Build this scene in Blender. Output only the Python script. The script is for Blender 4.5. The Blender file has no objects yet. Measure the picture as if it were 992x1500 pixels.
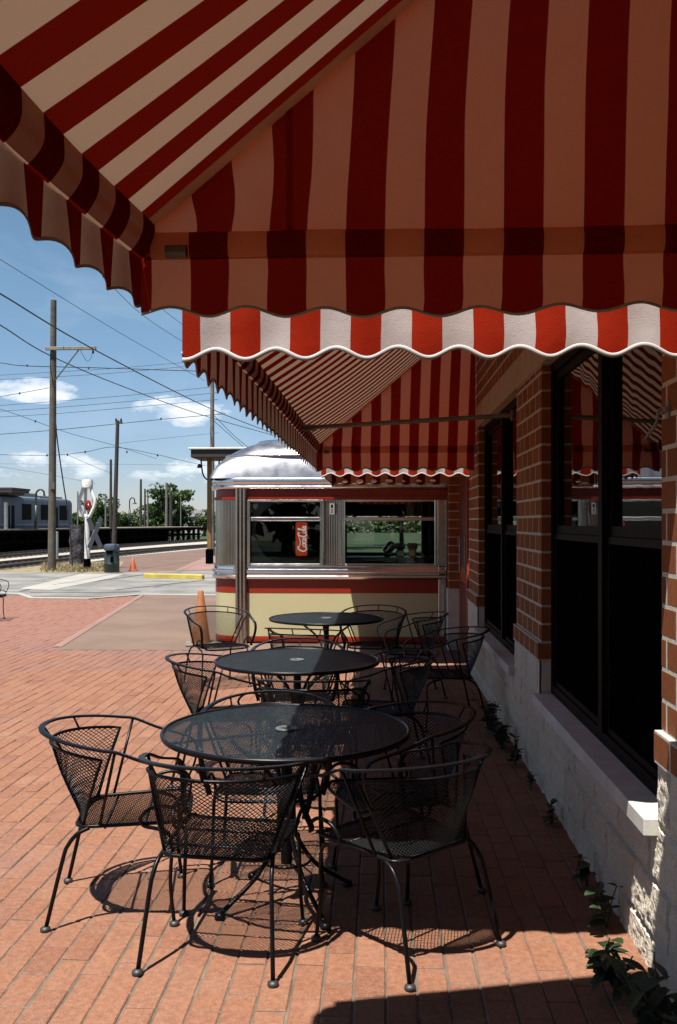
import bpy, bmesh, math, random
from mathutils import Vector, Matrix, noise
rnd = random.Random(7)
C = bpy.context.scene.collection
SC = bpy.context.scene
PI = math.pi
R = math.radians

# ------------------------------------------------------------------ camera model (a surveyor's helper: photo pixel + distance -> place)
FPX, EYE, HOR = 1340.0, 1.55, 766.0
TH = math.atan(60 / FPX)
CT, ST = math.cos(TH), math.sin(TH)
def at(px, py, d):
    u = (px - 496) / FPX
    return Vector((d * (u * CT - ST), d * (u * ST + CT), EYE + (HOR - py) / FPX * d))
def onground(px, py, z=0.0):
    d = (EYE - z) * FPX / (py - HOR)
    p = at(px, py, d); p.z = z
    return p

# ------------------------------------------------------------------ mesh builder
class MB:
    def __init__(s):
        s.v = []; s.f = []; s.uv = {}
    def add(s, vs, fs, uvs=None):
        o = len(s.v)
        s.v.extend([tuple(a) for a in vs])
        for i, f in enumerate(fs):
            if uvs is not None: s.uv[len(s.f)] = [uvs[k] for k in f]
            s.f.append(tuple(a + o for a in f))
    def box(s, x0, x1, y0, y1, z0, z1, M=None):
        vs = [Vector((x, y, z)) for z in (z0, z1) for y in (y0, y1) for x in (x0, x1)]
        if M is not None: vs = [M @ a for a in vs]
        s.add(vs, [(0, 2, 3, 1), (4, 5, 7, 6), (0, 1, 5, 4), (2, 6, 7, 3), (0, 4, 6, 2), (1, 3, 7, 5)])
    def cbox(s, x0, x1, y0, y1, z0, z1, b, M=None):
        # box with chamfered edges
        vs = []
        def P(x, y, z): vs.append(Vector((x, y, z))); return len(vs) - 1
        xs, ys, zs = (x0, x1), (y0, y1), (z0, z1); sg = (1, -1)
        X = {}; Y = {}; Z = {}
        for i in (0, 1):
            for j in (0, 1):
                for k in (0, 1):
                    X[i, j, k] = P(xs[i], ys[j] + sg[j] * b, zs[k] + sg[k] * b)
                    Y[i, j, k] = P(xs[i] + sg[i] * b, ys[j], zs[k] + sg[k] * b)
                    Z[i, j, k] = P(xs[i] + sg[i] * b, ys[j] + sg[j] * b, zs[k])
        fs = []
        for i in (0, 1): fs.append((X[i, 0, 0], X[i, 1, 0], X[i, 1, 1], X[i, 0, 1]))
        for j in (0, 1): fs.append((Y[0, j, 0], Y[1, j, 0], Y[1, j, 1], Y[0, j, 1]))
        for k in (0, 1): fs.append((Z[0, 0, k], Z[1, 0, k], Z[1, 1, k], Z[0, 1, k]))
        for i in (0, 1):
            for j in (0, 1):
                fs.append((X[i, j, 0], X[i, j, 1], Y[i, j, 1], Y[i, j, 0]))
                fs.append((X[i, 0, j], X[i, 1, j], Z[i, 1, j], Z[i, 0, j]))
                fs.append((Y[0, i, j], Y[1, i, j], Z[1, i, j], Z[0, i, j]))
                for k in (0, 1): fs.append((X[i, j, k], Y[i, j, k], Z[i, j, k]))
        if M is not None: vs = [M @ a for a in vs]
        s.add(vs, fs)
    def tube(s, pts, r, n=8, closed=False, cap=True, flat=None, up=None):
        # flat=(w,t): rectangular-ish section w wide along 'side', t thick
        pts = [Vector(p) for p in pts]; m = len(pts)
        rr = r if isinstance(r, (list, tuple)) else [r] * m
        ref = None; vs = []
        for i, p in enumerate(pts):
            if closed: t = pts[(i + 1) % m] - pts[i - 1]
            else: t = pts[min(i + 1, m - 1)] - pts[max(i - 1, 0)]
            t.normalize()
            if up is not None: ref = Vector(up)
            elif ref is None: ref = Vector((0, 0, 1)) if abs(t.z) < 0.9 else Vector((1, 0, 0))
            b = t.cross(ref)
            if b.length < 1e-5: b = t.cross(Vector((1, 0, 0.1)))
            b.normalize(); a = b.cross(t); a.normalize()
            if up is None: ref = a
            for k in range(n):
                an = 2 * PI * (k + .5) / n
                if flat: vs.append(p + b * (math.cos(an) * flat[0] * .5 * 1.2) + a * (math.sin(an) * flat[1] * .5 * 1.2))
                else: vs.append(p + (b * math.cos(an) + a * math.sin(an)) * rr[i])
        fs = []
        for i in range(m if closed else m - 1):
            j = (i + 1) % m
            for k in range(n):
                l = (k + 1) % n
                fs.append((i * n + k, i * n + l, j * n + l, j * n + k))
        if cap and not closed:
            fs.append(tuple(range(n - 1, -1, -1))); fs.append(tuple((m - 1) * n + k for k in range(n)))
        s.add(vs, fs)
    def lathe(s, prof, n=20, c=(0, 0, 0), M=None, cap=True):
        c = Vector(c); vs = []; m = len(prof)
        for r, z in prof:
            for k in range(n):
                a = 2 * PI * k / n
                p = c + Vector((r * math.cos(a), r * math.sin(a), z)); vs.append(M @ p if M is not None else p)
        fs = []
        for i in range(m - 1):
            for k in range(n):
                l = (k + 1) % n
                fs.append((i * n + k, i * n + l, (i + 1) * n + l, (i + 1) * n + k))
        if cap:
            fs.append(tuple(range(n - 1, -1, -1))); fs.append(tuple((m - 1) * n + k for k in range(n)))
        s.add(vs, fs)
    def grid(s, fn, nu, nv, uvfn=None, skip=None, flip=False):
        vs = []; uvs = [] if uvfn else None
        for j in range(nv + 1):
            for i in range(nu + 1):
                vs.append(fn(i / nu, j / nv))
                if uvfn: uvs.append(uvfn(i / nu, j / nv))
        fs = []
        for j in range(nv):
            for i in range(nu):
                if skip and skip((i + .5) / nu, (j + .5) / nv): continue
                a = j * (nu + 1) + i
                q = (a, a + 1, a + nu + 2, a + nu + 1); fs.append(q[::-1] if flip else q)
        s.add(vs, fs, uvs)
    def poly(s, pts, z0=None, z1=None):
        # flat polygon, or a prism between heights
        n = len(pts)
        if z0 is None: s.add(pts, [tuple(range(n))]); return
        vs = [(p[0], p[1], z0) for p in pts] + [(p[0], p[1], z1) for p in pts]
        s.add(vs, [tuple(range(n - 1, -1, -1)), tuple(range(n, 2 * n))] + [(i, (i + 1) % n, n + (i + 1) % n, n + i) for i in range(n)])
    def build(s, name, mat, parent=None, smooth=False, fix=True, auto=None):
        me = bpy.data.meshes.new(name)
        me.from_pydata(s.v, [], s.f)
        if s.uv:
            ul = me.uv_layers.new(name='UVMap')
            for p in me.polygons:
                q = s.uv.get(p.index)
                if q:
                    for li, u in zip(p.loop_indices, q): ul.data[li].uv = u
        if fix:
            bm = bmesh.new(); bm.from_mesh(me)
            bmesh.ops.recalc_face_normals(bm, faces=bm.faces)
            bm.to_mesh(me); bm.free()
        if smooth:
            for p in me.polygons: p.use_smooth = True
            if auto: 
                try: me.set_sharp_from_angle(angle=R(auto))
                except Exception: pass
        me.materials.append(mat)
        o = bpy.data.objects.new(name, me); C.objects.link(o)
        if parent is not None: o.parent = parent
        return o

def empty(name, loc=(0, 0, 0), rz=0):
    o = bpy.data.objects.new(name, None); C.objects.link(o)
    o.location = loc; o.rotation_euler = (0, 0, rz); o.empty_display_size = .1
    return o
def tag(o, label=None, cat=None, group=None, kind=None):
    if label: o['label'] = label
    if cat: o['category'] = cat
    if group: o['group'] = group
    if kind: o['kind'] = kind
    return o
def copy_tree(o, parent=None):
    c = o.copy(); C.objects.link(c)
    if parent is not None: c.parent = parent
    for ch in [k for k in bpy.data.objects if k.parent == o]: copy_tree(ch, c)
    return c
def smoothpath(pts, n=6, closed=False):
    # Catmull-Rom
    P = [Vector(p) for p in pts]; m = len(P); out = []
    for i in range(m if closed else m - 1):
        p1, p2 = P[i], P[(i + 1) % m]
        p0 = P[i - 1] if (closed or i > 0) else p1 * 2 - p2
        p3 = P[(i + 2) % m] if (closed or i + 2 < m) else p2 * 2 - p1
        for k in range(n):
            t = k / n
            out.append(.5 * ((2 * p1) + (p2 - p0) * t + (2 * p0 - 5 * p1 + 4 * p2 - p3) * t * t + (3 * p1 - p0 - 3 * p2 + p3) * t ** 3))
    if not closed: out.append(P[-1])
    return out

# ------------------------------------------------------------------ materials
def new_mat(name):
    m = bpy.data.materials.new(name); m.use_nodes = True
    nt = m.node_tree; return m, nt, nt.nodes['Principled BSDF']
def N(nt, t, **kw):
    n = nt.nodes.new(t)
    for k, v in kw.items(): setattr(n, k, v)
    return n
def L(nt, a, b): nt.links.new(a, b)
def noise_n(nt, scale, detail=4, rough=.55, coord='Object', vec=None, dist=0):
    n = N(nt, 'ShaderNodeTexNoise'); n.inputs['Scale'].default_value = scale
    n.inputs['Detail'].default_value = detail; n.inputs['Roughness'].default_value = rough; n.inputs['Distortion'].default_value = dist
    if vec is None:
        tc = N(nt, 'ShaderNodeTexCoord'); vec = tc.outputs[coord]
    L(nt, vec, n.inputs['Vector']); return n
def ramp(nt, src, stops):
    r = N(nt, 'ShaderNodeValToRGB'); e = r.color_ramp.elements
    while len(e) < len(stops): e.new(.5)
    for i, (p, c) in enumerate(stops):
        e[i].position = p; e[i].color = (c[0], c[1], c[2], 1) if isinstance(c, (tuple, list)) else (c, c, c, 1)
    L(nt, src, r.inputs[0]); return r.outputs[0]
def mix(nt, f, a, b, mode='MIX'):
    m = N(nt, 'ShaderNodeMix', data_type='RGBA', blend_type=mode)
    for inp, v in ((m.inputs[0], f), (m.inputs[6], a), (m.inputs[7], b)):
        if hasattr(v, 'is_output') or isinstance(v, bpy.types.NodeSocket): L(nt, v, inp)
        elif isinstance(v, (tuple, list)): inp.default_value = (v[0], v[1], v[2], 1)
        else: inp.default_value = v
    return m.outputs[2]
def math_n(nt, op, a, b=0, c=None):
    m = N(nt, 'ShaderNodeMath', operation=op)
    for i, v in enumerate((a, b, c)):
        if v is None: continue
        if isinstance(v, bpy.types.NodeSocket): L(nt, v, m.inputs[i])
        else: m.inputs[i].default_value = v
    return m.outputs[0]
def bump(nt, p, h, strength=.3, dist=.01):
    b = N(nt, 'ShaderNodeBump'); b.inputs['Strength'].default_value = strength; b.inputs['Distance'].default_value = dist
    L(nt, h, b.inputs['Height']); L(nt, b.outputs[0], p.inputs['Normal'])
def plain(name, col, rough=.6, metal=0, var=.25, scale=6, bumps=0, bscale=60, spec=None, bdist=.004):
    m, nt, p = new_mat(name)
    n = noise_n(nt, scale)
    k = tuple(c * (1 - var) for c in col); h = tuple(min(1, c * (1 + var)) for c in col)
    L(nt, ramp(nt, n.outputs['Fac'], [(.3, k), (.7, h)]), p.inputs['Base Color'])
    p.inputs['Roughness'].default_value = rough; p.inputs['Metallic'].default_value = metal
    if spec is not None: p.inputs['Specular IOR Level'].default_value = spec
    if bumps:
        bump(nt, p, noise_n(nt, bscale, 5).outputs['Fac'], bumps, bdist)
    return m

M = {}
M['iron'] = plain('black_wrought_iron', (.008, .008, .010), .34, 0, .3, 30, .06, 250, spec=.17)
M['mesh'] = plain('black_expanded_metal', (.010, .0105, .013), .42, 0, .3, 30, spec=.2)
M['topmesh'] = plain('sky_tinted_expanded_metal', (.042, .060, .072), .5, 0, .3, 30, spec=.3)  # bluish sky sheen on the tabletops is put into the base colour
M['glide'] = plain('grey_glide', (.05, .05, .055), .5, 0, .3, 30)
M['ring'] = plain('dull_aluminium', (.42, .43, .45), .55, 0, .15, 30)
M['hub'] = plain('worn_grey_hub', (.16, .17, .18), .6, 0, .2, 30)

def paver_mat():
    m, nt, p = new_mat('terracotta_paver')
    g = N(nt, 'ShaderNodeNewGeometry')
    base = ramp(nt, g.outputs['Random Per Island'], [(0, (.29, .110, .056)), (.2, (.40, .168, .084)), (.5, (.48, .220, .114)), (.75, (.43, .185, .092)), (.9, (.50, .240, .134)), (1, (.32, .125, .066))])
    n1 = noise_n(nt, 38, 5, .65); n2 = noise_n(nt, .9, 4, .6); n3 = noise_n(nt, 160, 3, .6)
    c = mix(nt, .52, base, ramp(nt, n1.outputs['Fac'], [(.3, (.19, .072, .042)), (.7, (.54, .25, .155))]))
    # old grey-violet stains in broad patches and pale scuffs
    st = math_n(nt, 'MULTIPLY', ramp(nt, n2.outputs['Fac'], [(.52, 0), (.72, 1)]), .40)
    c = mix(nt, st, c, (.30, .19, .17))
    c = mix(nt, math_n(nt, 'MULTIPLY', ramp(nt, n3.outputs['Fac'], [(.55, 0), (.66, 1)]), .50), c, (.60, .36, .26))
    n5 = noise_n(nt, 8, 5, .7)
    c = mix(nt, math_n(nt, 'MULTIPLY', ramp(nt, n5.outputs['Fac'], [(.58, 0), (.70, 1)]), .30), c, (.20, .085, .055))
    n6 = noise_n(nt, 75, 3, .6)
    c = mix(nt, math_n(nt, 'MULTIPLY', ramp(nt, n6.outputs['Fac'], [(.60, 0), (.68, 1)]), .42), c, (.16, .06, .035))
    n7 = noise_n(nt, 3.2, 5, .65)
    c = mix(nt, math_n(nt, 'MULTIPLY', ramp(nt, n7.outputs['Fac'], [(.55, 0), (.75, 1)]), .35), c, (.58, .34, .22))
    # pinker, more worn bricks towards the road
    tc = N(nt, 'ShaderNodeTexCoord'); sp = N(nt, 'ShaderNodeSeparateXYZ'); L(nt, tc.outputs['Object'], sp.inputs[0])
    n4 = noise_n(nt, .5, 3)
    far = math_n(nt, 'ADD', sp.outputs['Y'], math_n(nt, 'MULTIPLY', n4.outputs['Fac'], 3.0))
    ff = N(nt, 'ShaderNodeMapRange'); L(nt, far, ff.inputs[0]); ff.inputs[1].default_value = 10.6; ff.inputs[2].default_value = 14.0
    bd = ramp(nt, math_n(nt, 'DIVIDE', far, 20.0), [(.50, 0), (.60, 1), (.66, 1), (.74, 0)])
    c = mix(nt, math_n(nt, 'MULTIPLY', bd, math_n(nt, 'MULTIPLY', ramp(nt, n2.outputs['Fac'], [(.35, 0), (.6, 1)]), .55)), c, (.24, .15, .15))
    c = mix(nt, math_n(nt, 'MULTIPLY', ff.outputs[0], .50), c, (.40, .195, .160))
    L(nt, c, p.inputs['Base Color']); p.inputs['Roughness'].default_value = .78; p.inputs['Specular IOR Level'].default_value = .35
    h = math_n(nt, 'ADD', n1.outputs['Fac'], math_n(nt, 'MULTIPLY', n3.outputs['Fac'], .6))
    bump(nt, p, h, .45, .004)
    return m
M['paver'] = paver_mat()
M['joint'] = plain('joint_sand', (.23, .195, .15), .95, 0, .4, 12, .5, 200)

def brick_mat():
    m, nt, p = new_mat('red_face_brick')
    g = N(nt, 'ShaderNodeNewGeometry')
    base = ramp(nt, g.outputs['Random Per Island'], [(0, (.30, .080, .028)), (.3, (.44, .130, .042)), (.75, (.54, .185, .060)), (1, (.34, .095, .034))])
    n1 = noise_n(nt, 55, 5, .7); n2 = noise_n(nt, 300, 2, .5)
    c = mix(nt, .40, base, ramp(nt, n1.outputs['Fac'], [(.32, (.15, .040, .016)), (.7, (.54, .20, .070))]))
    v = N(nt, 'ShaderNodeTexVoronoi'); v.inputs['Scale'].default_value = 95
    tc = N(nt, 'ShaderNodeTexCoord'); L(nt, tc.outputs['Object'], v.inputs['Vector'])
    pit = ramp(nt, v.outputs['Distance'], [(.10, 1), (.26, 0)])
    pm = math_n(nt, 'MULTIPLY', pit, ramp(nt, n1.outputs['Fac'], [(.45, 0), (.6, 1)]))
    c = mix(nt, math_n(nt, 'MULTIPLY', pm, .75), c, (.05, .018, .01))
    L(nt, c, p.inputs['Base Color']); p.inputs['Roughness'].default_value = .85; p.inputs['Specular IOR Level'].default_value = .2
    h = math_n(nt, 'SUBTRACT', math_n(nt, 'MULTIPLY', n2.outputs['Fac'], .5), pm)
    bump(nt, p, h, .55, .004)
    return m
M['brick'] = brick_mat()
M['mortar'] = plain('pale_mortar', (1.0, .90, .74), .95, 0, .25, 40, .6, 220)
def block_mat():
    m, nt, p = new_mat('split_face_concrete')
    n1 = noise_n(nt, 26, 6, .7); n2 = noise_n(nt, 150, 4, .65); n3 = noise_n(nt, 1.4, 3)
    c = ramp(nt, n1.outputs['Fac'], [(.25, (.80, .71, .57)), (.5, (.94, .85, .70)), (.75, (1.0, .95, .84))])
    c = mix(nt, math_n(nt, 'MULTIPLY', ramp(nt, n2.outputs['Fac'], [(.56, 0), (.66, 1)]), .6), c, (.17, .15, .13))
    c = mix(nt, math_n(nt, 'MULTIPLY', ramp(nt, n3.outputs['Fac'], [(.5, 0), (.75, 1)]), .35), c, (.34, .30, .25))
    L(nt, c, p.inputs['Base Color']); p.inputs['Roughness'].default_value = .95; p.inputs['Specular IOR Level'].default_value = .15
    bump(nt, p, math_n(nt, 'ADD', n1.outputs['Fac'], math_n(nt, 'MULTIPLY', n2.outputs['Fac'], .7)), .8, .006)
    return m
M['block'] = block_mat()
M['lime'] = plain('smooth_cast_stone', (.92, .88, .80), .8, 0, .12, 9, .2, 120)
M['lintel'] = plain('buff_lintel_stone', (.80, .60, .42), .85, 0, .14, 6, .2, 120)
M['darkframe'] = plain('dark_bronze_frame', (.008, .005, .004), .6, 0, .3, 8, spec=.08)
M['screen'] = plain('dark_insect_screen', (.004, .004, .005), 1, 0, .3, 60, spec=0.0)
M['reddoor'] = plain('red_orange_door', (.62, .085, .028), .5, 0, .2, 5, .05, 40)
M['doordark'] = plain('dark_red_door_recess', (.20, .02, .01), .5, 0, .2, 5)

def glass_dark():
    m, nt, p = new_mat('dark_window_glass')
    p.inputs['Base Color'].default_value = (.004, .004, .005, 1); p.inputs['Roughness'].default_value = .015
    p.inputs['IOR'].default_value = 1.62
    n = noise_n(nt, 3.2, 1, .4)
    bump(nt, p, n.outputs['Fac'], .05, .02)
    return m
M['glassdark'] = glass_dark()
def glass_clear():
    m, nt, p = new_mat('clear_window_glass')
    out = nt.nodes['Material Output']
    tr = N(nt, 'ShaderNodeBsdfTransparent'); tr.inputs[0].default_value = (.70, .75, .72, 1)
    gl = N(nt, 'ShaderNodeBsdfGlossy'); gl.inputs['Roughness'].default_value = .01
    fr = N(nt, 'ShaderNodeFresnel'); fr.inputs[0].default_value = 1.5
    mx = N(nt, 'ShaderNodeMixShader'); L(nt, fr.outputs[0], mx.inputs[0]); L(nt, tr.outputs[0], mx.inputs[1]); L(nt, gl.outputs[0], mx.inputs[2])
    L(nt, mx.outputs[0], out.inputs[0]); return m
M['glass'] = glass_clear()

def fabric(nm, ft, tcream, tred, ko=1.0):
    m, nt, p = new_mat(nm)
    out = nt.nodes['Material Output']; nt.nodes.remove(p)
    uv = N(nt, 'ShaderNodeUVMap'); uv.uv_map = 'UVMap'
    sp = N(nt, 'ShaderNodeSeparateXYZ'); L(nt, uv.outputs[0], sp.inputs[0])
    f = math_n(nt, 'FRACT', sp.outputs['X'])
    a = ramp(nt, f, [(0, 1), (.496, 1), (.504, 0), (.997, 0)])
    n = noise_n(nt, 7, 4, .6); n2 = noise_n(nt, 420, 2, .5); n3 = noise_n(nt, 1.6, 3, .6)
    red = mix(nt, n.outputs['Fac'], (.215, .0125, .005), (.26, .021, .0085))
    cre = mix(nt, n.outputs['Fac'], (.345, .31, .305), (.395, .365, .36))
    dirt = math_n(nt, 'MULTIPLY', ramp(nt, n3.outputs['Fac'], [(.42, 0), (.72, 1)]), .42)
    cre = mix(nt, dirt, cre, (.25, .20, .165))
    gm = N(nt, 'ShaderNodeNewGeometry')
    inner = mix(nt, a, mix(nt, n.outputs['Fac'], (.84, .33, .205), (.92, .40, .26)), mix(nt, n.outputs['Fac'], (.19, .011, .005), (.235, .015, .007)))  # inside face: reddish light bounced under the awnings is painted into this colour
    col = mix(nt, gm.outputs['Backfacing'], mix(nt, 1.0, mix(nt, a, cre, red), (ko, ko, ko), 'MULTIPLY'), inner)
    tcol = mix(nt, a, tcream, tred)
    sx = math_n(nt, 'SINE', math_n(nt, 'MULTIPLY', sp.outputs['X'], 1400.0)); 
    weave = math_n(nt, 'ADD', math_n(nt, 'MULTIPLY', n2.outputs['Fac'], .5), math_n(nt, 'MULTIPLY', n.outputs['Fac'], 1.2))
    b = N(nt, 'ShaderNodeBump'); b.inputs['Strength'].default_value = .4; b.inputs['Distance'].default_value = .008; L(nt, weave, b.inputs['Height'])
    d = N(nt, 'ShaderNodeBsdfDiffuse'); L(nt, col, d.inputs[0]); L(nt, b.outputs[0], d.inputs['Normal'])
    t = N(nt, 'ShaderNodeBsdfTranslucent'); L(nt, tcol, t.inputs[0]); L(nt, b.outputs[0], t.inputs['Normal'])
    mx = N(nt, 'ShaderNodeMixShader'); mx.inputs[0].default_value = ft; L(nt, d.outputs[0], mx.inputs[1]); L(nt, t.outputs[0], mx.inputs[2])
    L(nt, mx.outputs[0], out.inputs[0]); return m
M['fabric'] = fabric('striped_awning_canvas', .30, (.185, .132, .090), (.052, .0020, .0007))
M['fabric_side_glow'] = fabric('striped_awning_side_glow', .48, (.78, .31, .17), (.30, .013, .006), 1.75)      # gable ends: brighter copy of the canvas, salmon glow put into its colour
M['piping'] = plain('white_hem_tape', (.80, .77, .76), .7, 0, .05, 20)
M['pipe'] = plain('dull_galvanised_pipe', (.30, .25, .21), .5, .3, .25, 12)

def steel(name, col, rough, bs=.12):
    m, nt, p = new_mat(name)
    n = noise_n(nt, 5, 4); n2 = noise_n(nt, 1.5, 3)
    L(nt, ramp(nt, n2.outputs['Fac'], [(.3, tuple(c * .86 for c in col)), (.7, col)]), p.inputs['Base Color'])
    p.inputs['Metallic'].default_value = 1
    L(nt, ramp(nt, n.outputs['Fac'], [(.3, rough * .8), (.7, rough * 1.3)]), p.inputs['Roughness'])
    bump(nt, p, n2.outputs['Fac'], bs, .02)
    return m
M['steel'] = steel('polished_stainless', (.80, .78, .80), .16)
M['steelroof'] = steel('brushed_stainless_roof', (.31, .31, .335), .40, .02)
M['flute'] = steel('fluted_stainless', (.48, .43, .39), .22)
M['enamelred'] = plain('red_enamel', (.52, .042, .018), .28, 0, .08, 2)
M['enamelcream'] = plain('cream_enamel', (1.0, .885, .52), .30, 0, .05, 2)
M['interior'] = plain('dark_interior', (.030, .018, .016), .7, 0, .3, 3)
M['bluepanel'] = plain('grey_blue_panel', (.80, .83, 1.0), .6, 0, .2, 4)
M['counter'] = plain('pale_counter', (.35, .38, .36), .35, 0, .15, 8)
M['chrome'] = steel('chrome', (.85, .87, .9), .06)
M['signred'] = plain('sign_red', (.62, .06, .02), .4, 0, .1, 8)
M['signwhite'] = plain('sign_white', (.82, .78, .78), .5, 0, .05, 8)
M['notice'] = plain('notice_paper', (.62, .60, .58), .6, 0, .12, 60)
M['wood'] = plain('weathered_pole_wood', (.19, .16, .125), .9, 0, .35, 5, .4, 40)
M['darkwood'] = plain('creosote_pole_wood', (.075, .062, .055), .9, 0, .35, 5, .3, 40)
M['palewood'] = plain('pale_grey_pole_wood', (.30, .28, .25), .9, 0, .25, 5)
M['crossarm'] = plain('bleached_crossarm', (.42, .40, .36), .85, 0, .2, 6)
M['wire'] = plain('black_cable', (.02, .022, .03), .6, 0, .1, 5)
M['thinwire'] = plain('weathered_copper_wire', (.06, .075, .10), .6, 0, .1, 5)
M['asphalt'] = plain('grey_old_asphalt', (.33, .32, .30), .9, 0, .42, .9, .5, 60)
M['concrete'] = plain('pale_concrete', (.58, .55, .50), .9, 0, .12, .8, .3, 60)
M['pad'] = plain('brown_concrete_pad', (.29, .19, .14), .9, 0, .18, .9, .4, 70)
M['crossing'] = plain('brown_crossing_paving', (.27, .165, .125), .9, 0, .2, .6, .4, 50)
M['crossing2'] = plain('pinkish_walk_paving', (.44, .255, .215), .9, 0, .15, .6, .4, 50)
M['ballast'] = plain('pale_track_ballast', (.72, .66, .57), .95, 0, .35, 4, .9, 25, bdist=.05)
M['dirt'] = plain('dry_dirt_and_straw', (.42, .34, .20), .95, 0, .4, 2.5, .8, 30, bdist=.03)
M['grass'] = plain('park_grass', (.055, .095, .028), .95, 0, .5, .35, .8, 20, bdist=.05)
M['rail'] = plain('rusty_rail', (.07, .05, .04), .6, .2, .3, 4)
M['tie'] = plain('dark_sleeper', (.08, .065, .055), .9, 0, .3, 6)
M['platwood'] = plain('platform_deck_boards', (.36, .29, .22), .9, 0, .25, 1.5)
M['platdark'] = plain('black_platform_timber', (.010, .008, .007), 1, 0, .4, 2, spec=0.0)
M['yellow'] = plain('yellow_kerb_paint', (.72, .56, .10), .7, 0, .2, 4, .3, 40)
M['white'] = plain('white_wrap', (.80, .79, .78), .65, 0, .08, 8, .3, 18, bdist=.03)
M['orange'] = plain('orange_cone_plastic', (.75, .16, .05), .55, 0, .15, 9)
M['wornorange'] = plain('dirty_worn_cone_plastic', (.50, .18, .05), .7, 0, .35, 7)
M['conebase'] = plain('dusty_cone_base', (.32, .28, .24), .8, 0, .25, 9)
M['cangreen'] = plain('dark_green_bin', (.045, .075, .055), .5, 0, .25, 7)
M['canlid'] = plain('blue_grey_bin_lid', (.10, .135, .18), .45, 0, .2, 7)
M['sign_grey'] = plain('pale_sign_back', (.48, .52, .52), .5, .2, .15, 6)
M['lens'] = plain('red_signal_lens', (.40, .02, .01), .2, 0, .1, 6)
M['train'] = plain('silver_blue_train_side', (.19, .235, .31), .6, 0, .12, 2, spec=.2)
M['trainwin'] = plain('dark_train_window', (.008, .009, .012), .6, 0, .2, 3, spec=.03)
M['trainroof'] = plain('pale_train_roof', (.40, .43, .47), .5, 0, .1, 2)
M['lampgreen'] = plain('dark_green_lamp_post', (.03, .05, .045), .5, 0, .2, 6)
M['shelter'] = plain('dark_shelter_roof', (.06, .045, .04), .7, 0, .3, 3)
M['ochre'] = plain('ochre_painted_post', (.42, .24, .07), .6, 0, .15, 4)
M['bark'] = plain('tree_bark', (.09, .07, .05), .95, 0, .3, 5)
M['housewhite'] = plain('white_siding', (.75, .75, .75), .8, 0, .05, 3)
M['houseroof'] = plain('grey_shingle', (.25, .25, .27), .9, 0, .2, 3)
M['mat_mesh'] = plain('dark_cabinet', (.07, .065, .08), .8, 0, .7, 9, .8, 12, bdist=.05)
M['paper'] = plain('white_scrap_paper', (.72, .71, .70), .8, 0, .05, 30)
def leafmat(name, a, b, tr=.3):
    m, nt, p = new_mat(name); out = nt.nodes['Material Output']; nt.nodes.remove(p)
    g = N(nt, 'ShaderNodeNewGeometry'); n = noise_n(nt, 1.2, 2)
    c = mix(nt, math_n(nt, 'MULTIPLY_ADD', g.outputs['Random Per Island'], .7, math_n(nt, 'MULTIPLY', n.outputs['Fac'], .3)), a, b)
    d = N(nt, 'ShaderNodeBsdfPrincipled'); L(nt, c, d.inputs['Base Color']); d.inputs['Roughness'].default_value = .5
    t = N(nt, 'ShaderNodeBsdfTranslucent'); L(nt, mix(nt, .4, c, (.12, .22, .02)), t.inputs[0])
    mx = N(nt, 'ShaderNodeMixShader'); mx.inputs[0].default_value = tr; L(nt, d.outputs[0], mx.inputs[1]); L(nt, t.outputs[0], mx.inputs[2])
    L(nt, mx.outputs[0], out.inputs[0]); return m
M['leaf'] = leafmat('tree_leaves', (.06, .115, .03), (.19, .29, .075))
M['leafpale'] = leafmat('pale_tree_leaves', (.10, .17, .045), (.22, .31, .10))
M['weed'] = leafmat('weed_leaves', (.018, .036, .014), (.07, .125, .05), .18)
M['straw'] = leafmat('dry_grass_blades', (.40, .31, .14), (.58, .47, .24), .2)

# ================================================================== SETTING: ground sheets
mb = MB(); mb.grid(lambda u, v: (-300 + 600 * u, -60 + 660 * v, -.07), 40, 40); tag(mb.build('ground', M['grass'], fix=False), kind='structure')

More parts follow.
